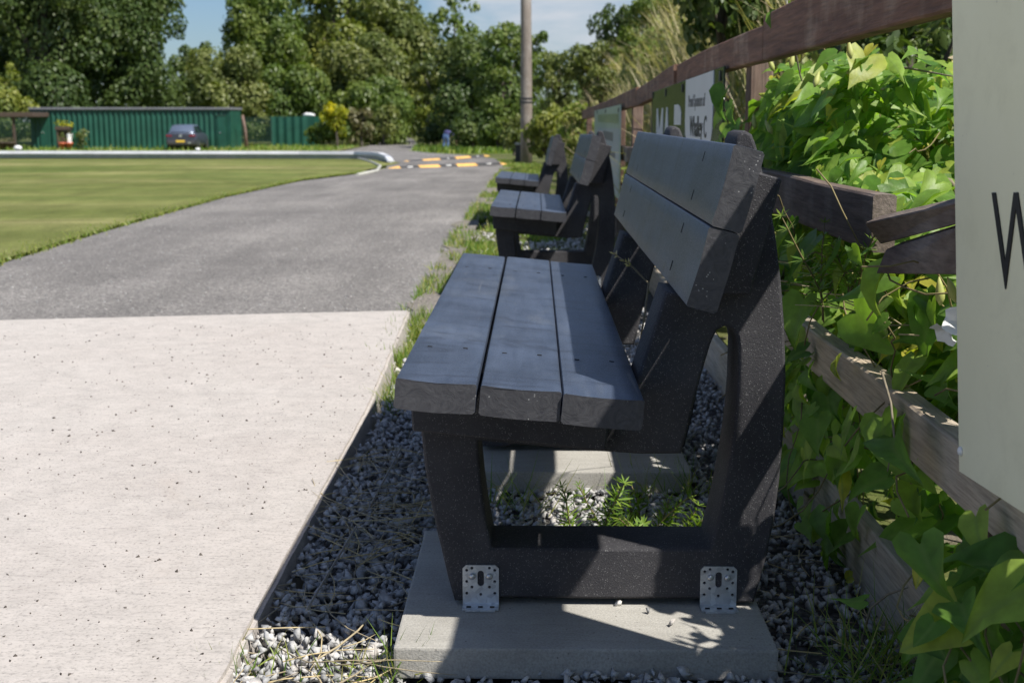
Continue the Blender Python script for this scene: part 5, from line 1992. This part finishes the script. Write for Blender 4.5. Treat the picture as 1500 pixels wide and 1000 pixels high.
# ------------------------------------------------------------------ car
def make_car():
    Y = 78.0
    root = empty('car', (at(263, VY, y=Y).x, Y, float(gy(Y)) + .01), radians(3))
    tag(root, 'dark grey hatchback parked by the long green shed, seen from behind', 'car')
    # body loft: stations along y (rear = 0 .. front = 4.4), half outlines
    st = [(0.00, .78, .42, .95, .70), (0.06, .86, .30, 1.02, .74), (.35, .90, .24, 1.04, .80), (.9, .915, .22, 1.04, .84), (2.2, .92, .22, 1.02, .86), (3.2, .91, .22, .98, .84), (3.9, .88, .24, .88, .78), (4.3, .78, .32, .74, .66), (4.4, .66, .42, .66, .58)]

    def ring(bm, y, hw, z0, z1, tw):
        pr = [(-hw * .86, z0), (-hw, z0 + .12), (-hw * 1.0, (z0 + z1) / 2), (-hw * .985, z1 - .08), (-tw, z1), (tw, z1), (hw * .985, z1 - .08), (hw, (z0 + z1) / 2), (hw, z0 + .12), (hw * .86, z0)]
        return [bm.verts.new((a, y, z)) for a, z in pr]

    def loft(bm, rings, smooth=True):
        k = len(rings[0])
        for r0, r1 in zip(rings, rings[1:]):
            for j in range(k):
                f = bm.faces.new((r0[j], r0[(j + 1) % k], r1[(j + 1) % k], r1[j]))
                f.smooth = smooth
        bm.faces.new(rings[0])
        bm.faces.new(rings[-1][::-1])
    b = MB()
    loft(b.bm, [ring(b.bm, *s) for s in st])
    b.build('body', M['car_paint'], root)
    # cabin
    b = MB()
    cab = [(0.10, .74, 1.0, .70), (.30, .76, 1.26, .62), (.62, .76, 1.48, .58), (1.4, .77, 1.53, .58), (2.3, .77, 1.50, .58), (3.15, .76, 1.0, .66)]
    rr = []
    for (y, bw, zt, tw) in cab:
        zt = max(zt, 1.015)
        rr.append([b.bm.verts.new(q) for q in ((-bw - .06, y, .99), (-bw, y, 1.012), (-tw - .04, y, zt - .05), (-tw, y, zt), (tw, y, zt), (tw + .04, y, zt - .05), (bw, y, 1.012), (bw + .06, y, .99))])
    loft(b.bm, rr)
    b.build('roof', M['car_roof'], root)
    # glass
    b = MB()
    b.hexa([(-.62, .125, 1.06), (.62, .125, 1.06), (.58, .50, 1.40), (-.58, .50, 1.40), (-.62, .22, 1.03), (.62, .22, 1.03), (.58, .60, 1.38), (-.58, .60, 1.38)], .01)
    b.build('rear_window', M['car_glass'], root)
    for s in (-1, 1):
        b = MB()
        pts = []
        for off in (.012, -.05):
            pts += [(s * (.795 + off), .62, 1.05), (s * (.795 + off), 2.75, 1.05), (s * (.645 + off), 2.25, 1.42), (s * (.645 + off), .85, 1.42)]
        b.hexa(pts)
        b.build('side_window', M['car_glass'], root)
        b = MB()
        b.box(s * .50 if s > 0 else -.86, .86 if s > 0 else -.50, -.012, .20, .82, .92, .02)
        b.build('tail_light', M['tail'], root)
        for yy in (.85, 3.45):
            wl = empty('wheel', (0, 0, 0))
            wl.parent = root
            for nm, rad, x0, x1, mt in (('tyre', .335, .70, .915, 'tyre'), ('rim', .22, .86, .922, 'chrome')):
                t = MB()
                t.lathe([(rad * .93, x0), (rad, x0 + .02), (rad, x1 - .02), (rad * .93, x1)] if nm == 'tyre' else [(rad, x0), (rad, x1 - .01), (rad * .9, x1), (.05, x1 - .03)], 22)
                bmesh.ops.transform(t.bm, matrix=Matrix.Translation((0, yy, .335)) @ Matrix.Rotation(s * pi / 2, 4, 'Y'), verts=t.bm.verts)
                t.build(nm, M[mt], wl)
    b = MB()
    b.box(-.80, .80, -.05, .25, .36, .58, .03)
    b.build('bumper', M['rubber'], root)
    b = MB()
    b.box(-.26, .26, -.064, -.05, .50, .615, .003)
    b.build('number_plate', M['plate'], root)
    b = MB()
    b.lathe([(.085, 0), (.085, .02), (.06, .028), (.055, .018)], 18)
    bmesh.ops.transform(b.bm, matrix=Matrix.Translation((0, .012, .875)) @ Matrix.Rotation(pi / 2, 4, 'X'), verts=b.bm.verts)
    b.build('badge', M['chrome'], root)
    b = MB()
    b.box(.42, .62, -.058, -.04, .42, .50, .01)
    b.build('exhaust', M['chrome'], root)


make_car()


# ------------------------------------------------------------------ person bending over the verge
def skin_mesh(name, pts, edges, radii, mat, parent, root=0, sub=2):
    me = bpy.data.meshes.new(name)
    me.from_pydata([Vector(p) for p in pts], edges, [])
    ob = bpy.data.objects.new(name, me)
    COL.objects.link(ob)
    sk = ob.modifiers.new('skin', 'SKIN')
    sk.use_smooth_shade = True
    for i, r in enumerate(radii):
        me.skin_vertices[0].data[i].radius = r if hasattr(r, '__len__') else (r, r)
        me.skin_vertices[0].data[i].use_root = (i == root)
    ss = ob.modifiers.new('sub', 'SUBSURF')
    ss.levels = ss.render_levels = sub
    dg = bpy.context.evaluated_depsgraph_get()
    m2 = bpy.data.meshes.new_from_object(ob.evaluated_get(dg))
    bpy.data.objects.remove(ob)
    m2.name = name
    return link(name, m2, mat, parent)


pb = gpt(653, 220)
per = empty('person', (pb.x, pb.y, float(gy(pb.y)) + .0), radians(-12))
tag(per, 'person in blue jeans and navy top bending down at the edge of the road', 'person')
# local: +x right, +y away. Seen from behind/left, bending away and to the right
J = [(0, .02, .90), (.13, .42, 1.02), (.27, .60, .90), (.35, .70, .82), (.41, .78, .74),      # pelvis, chest, neck base, head c, crown
     (-.10, .01, .72), (-.11, .05, .48), (-.12, -.04, .09), (-.12, .12, .05),                 # left leg
     (.10, .01, .72), (.12, .06, .48), (.13, -.03, .09), (.13, .13, .05),                     # right leg
     (.02, .60, .96), (-.02, .70, .70), (.06, .76, .46),                                    # left arm
     (.33, .42, .96), (.44, .52, .70), (.52, .62, .42)]                                     # right arm
Eg = [(0, 1), (1, 2), (2, 3), (3, 4), (0, 5), (5, 6), (6, 7), (7, 8), (0, 9), (9, 10), (10, 11), (11, 12), (1, 13), (13, 14), (14, 15), (1, 16), (16, 17), (17, 18)]
Rr = [.125, .14, .06, .095, .075, .095, .065, .045, .04, .095, .065, .045, .04, .06, .045, .033, .06, .045, .033]
skin_mesh('body', J, Eg, Rr, M['skin'], per)
skin_mesh('jeans', [(0, .10, 1.00), (0, .0, .90), (-.10, .01, .74), (-.11, .05, .48), (-.12, -.04, .08), (.10, .01, .74), (.12, .06, .48), (.13, -.03, .08)],
          [(0, 1), (1, 2), (2, 3), (3, 4), (1, 5), (5, 6), (6, 7)], [.17, .19, .118, .09, .075, .118, .09, .075], M['jeans'], per)
skin_mesh('shirt', [(0, -.05, .93), (.05, .20, 1.04), (.13, .42, 1.03), (.22, .52, .95), (.02, .60, .96), (-.01, .66, .82), (.33, .42, .96), (.39, .48, .82)],
          [(0, 1), (1, 2), (2, 3), (2, 4), (4, 5), (2, 6), (6, 7)], [.205, .235, .225, .12, .10, .085, .10, .085], M['shirt'], per)
for s, hp in ((1, (.52, .62, .42)), (1, (.06, .76, .46))):
    for k in range(5):
        o_ = -.024 + .012 * k
        L = (.075, .082, .086, .078, .055)[k]
        h0 = Vector(hp) + Vector((o_, .0, -.05))
        d = Vector((.1, .25 if k < 4 else -.3, -1)).normalized()
        skin_mesh('finger' if k < 4 else 'thumb', [h0 - d * .05, h0, h0 + d * L * .5, h0 + d * L + Vector((0, -.012, 0))], [(0, 1), (1, 2), (2, 3)], [.012, .010, .009, .007], M['skin'], per, sub=1)
hb = MB()
bmesh.ops.create_icosphere(hb.bm, subdivisions=2, radius=.108)
hb.build('hair', M['hair'], per, (.352, .675, .845))
for side in (-.018, .018):
    eb = MB()
    bmesh.ops.create_icosphere(eb.bm, subdivisions=1, radius=.010)
    eb.build('eye', M['white'], per, (.372 + side, .765 - side * .5, .765))

# ------------------------------------------------------------------ light
S = Vector((.60, -.455, 1.0)).normalized()
sun = bpy.data.lights.new('sun', 'SUN')
sun.energy = 5.0
sun.angle = radians(.53)
sun.color = (1.0, .955, .88)
so = bpy.data.objects.new('sun', sun)
COL.objects.link(so)
so.location = (6, -4, 10)
so.rotation_euler = S.to_track_quat('Z', 'Y').to_euler()
wd = bpy.data.worlds.new('World')
sc.world = wd
wd.use_nodes = True
nt = wd.node_tree
nt.nodes.clear()
out = N(nt, 'OutputWorld')
bg = N(nt, 'Background')
sky = N(nt, 'TexSky')
sky.sky_type = 'NISHITA'
sky.sun_disc = False
sky.sun_elevation = math.asin(S.z)
sky.sun_rotation = atan2(S.x, S.y)
sky.air_density = 1.0
sky.dust_density = .6
sky.ozone_density = 1.6
tc = N(nt, 'TexCoord')
mp = N(nt, 'Mapping')
mp.inputs['Scale'].default_value = (1, 1, 2.6)
mp.inputs['Location'].default_value = (.32, 0, 0)
nt.links.new(tc.outputs['Generated'], mp.inputs[0])
cn = noise(nt, mp.outputs[0], 4.2, 8, .58, .3)
cm = ramp(nt, cn, [(.51, g3(0)), (.68, g3(1))])
skb = mixc(nt, 1.0, sky.outputs[0], (.74, .88, 1.10), 'MULTIPLY')
cc = mixc(nt, cm, skb, (7.4, 7.7, 8.3))
nt.links.new(cc, bg.inputs[0])
bg.inputs[1].default_value = .066
nt.links.new(bg.outputs[0], out.inputs[0])
sc.view_settings.view_transform = 'Standard'
sc.view_settings.look = 'None'
sc.view_settings.exposure = 0.45
sc.view_settings.gamma = 1
sc.render.engine = 'CYCLES'
sc.cycles.max_bounces = 6
sc.cycles.transparent_max_bounces = 4
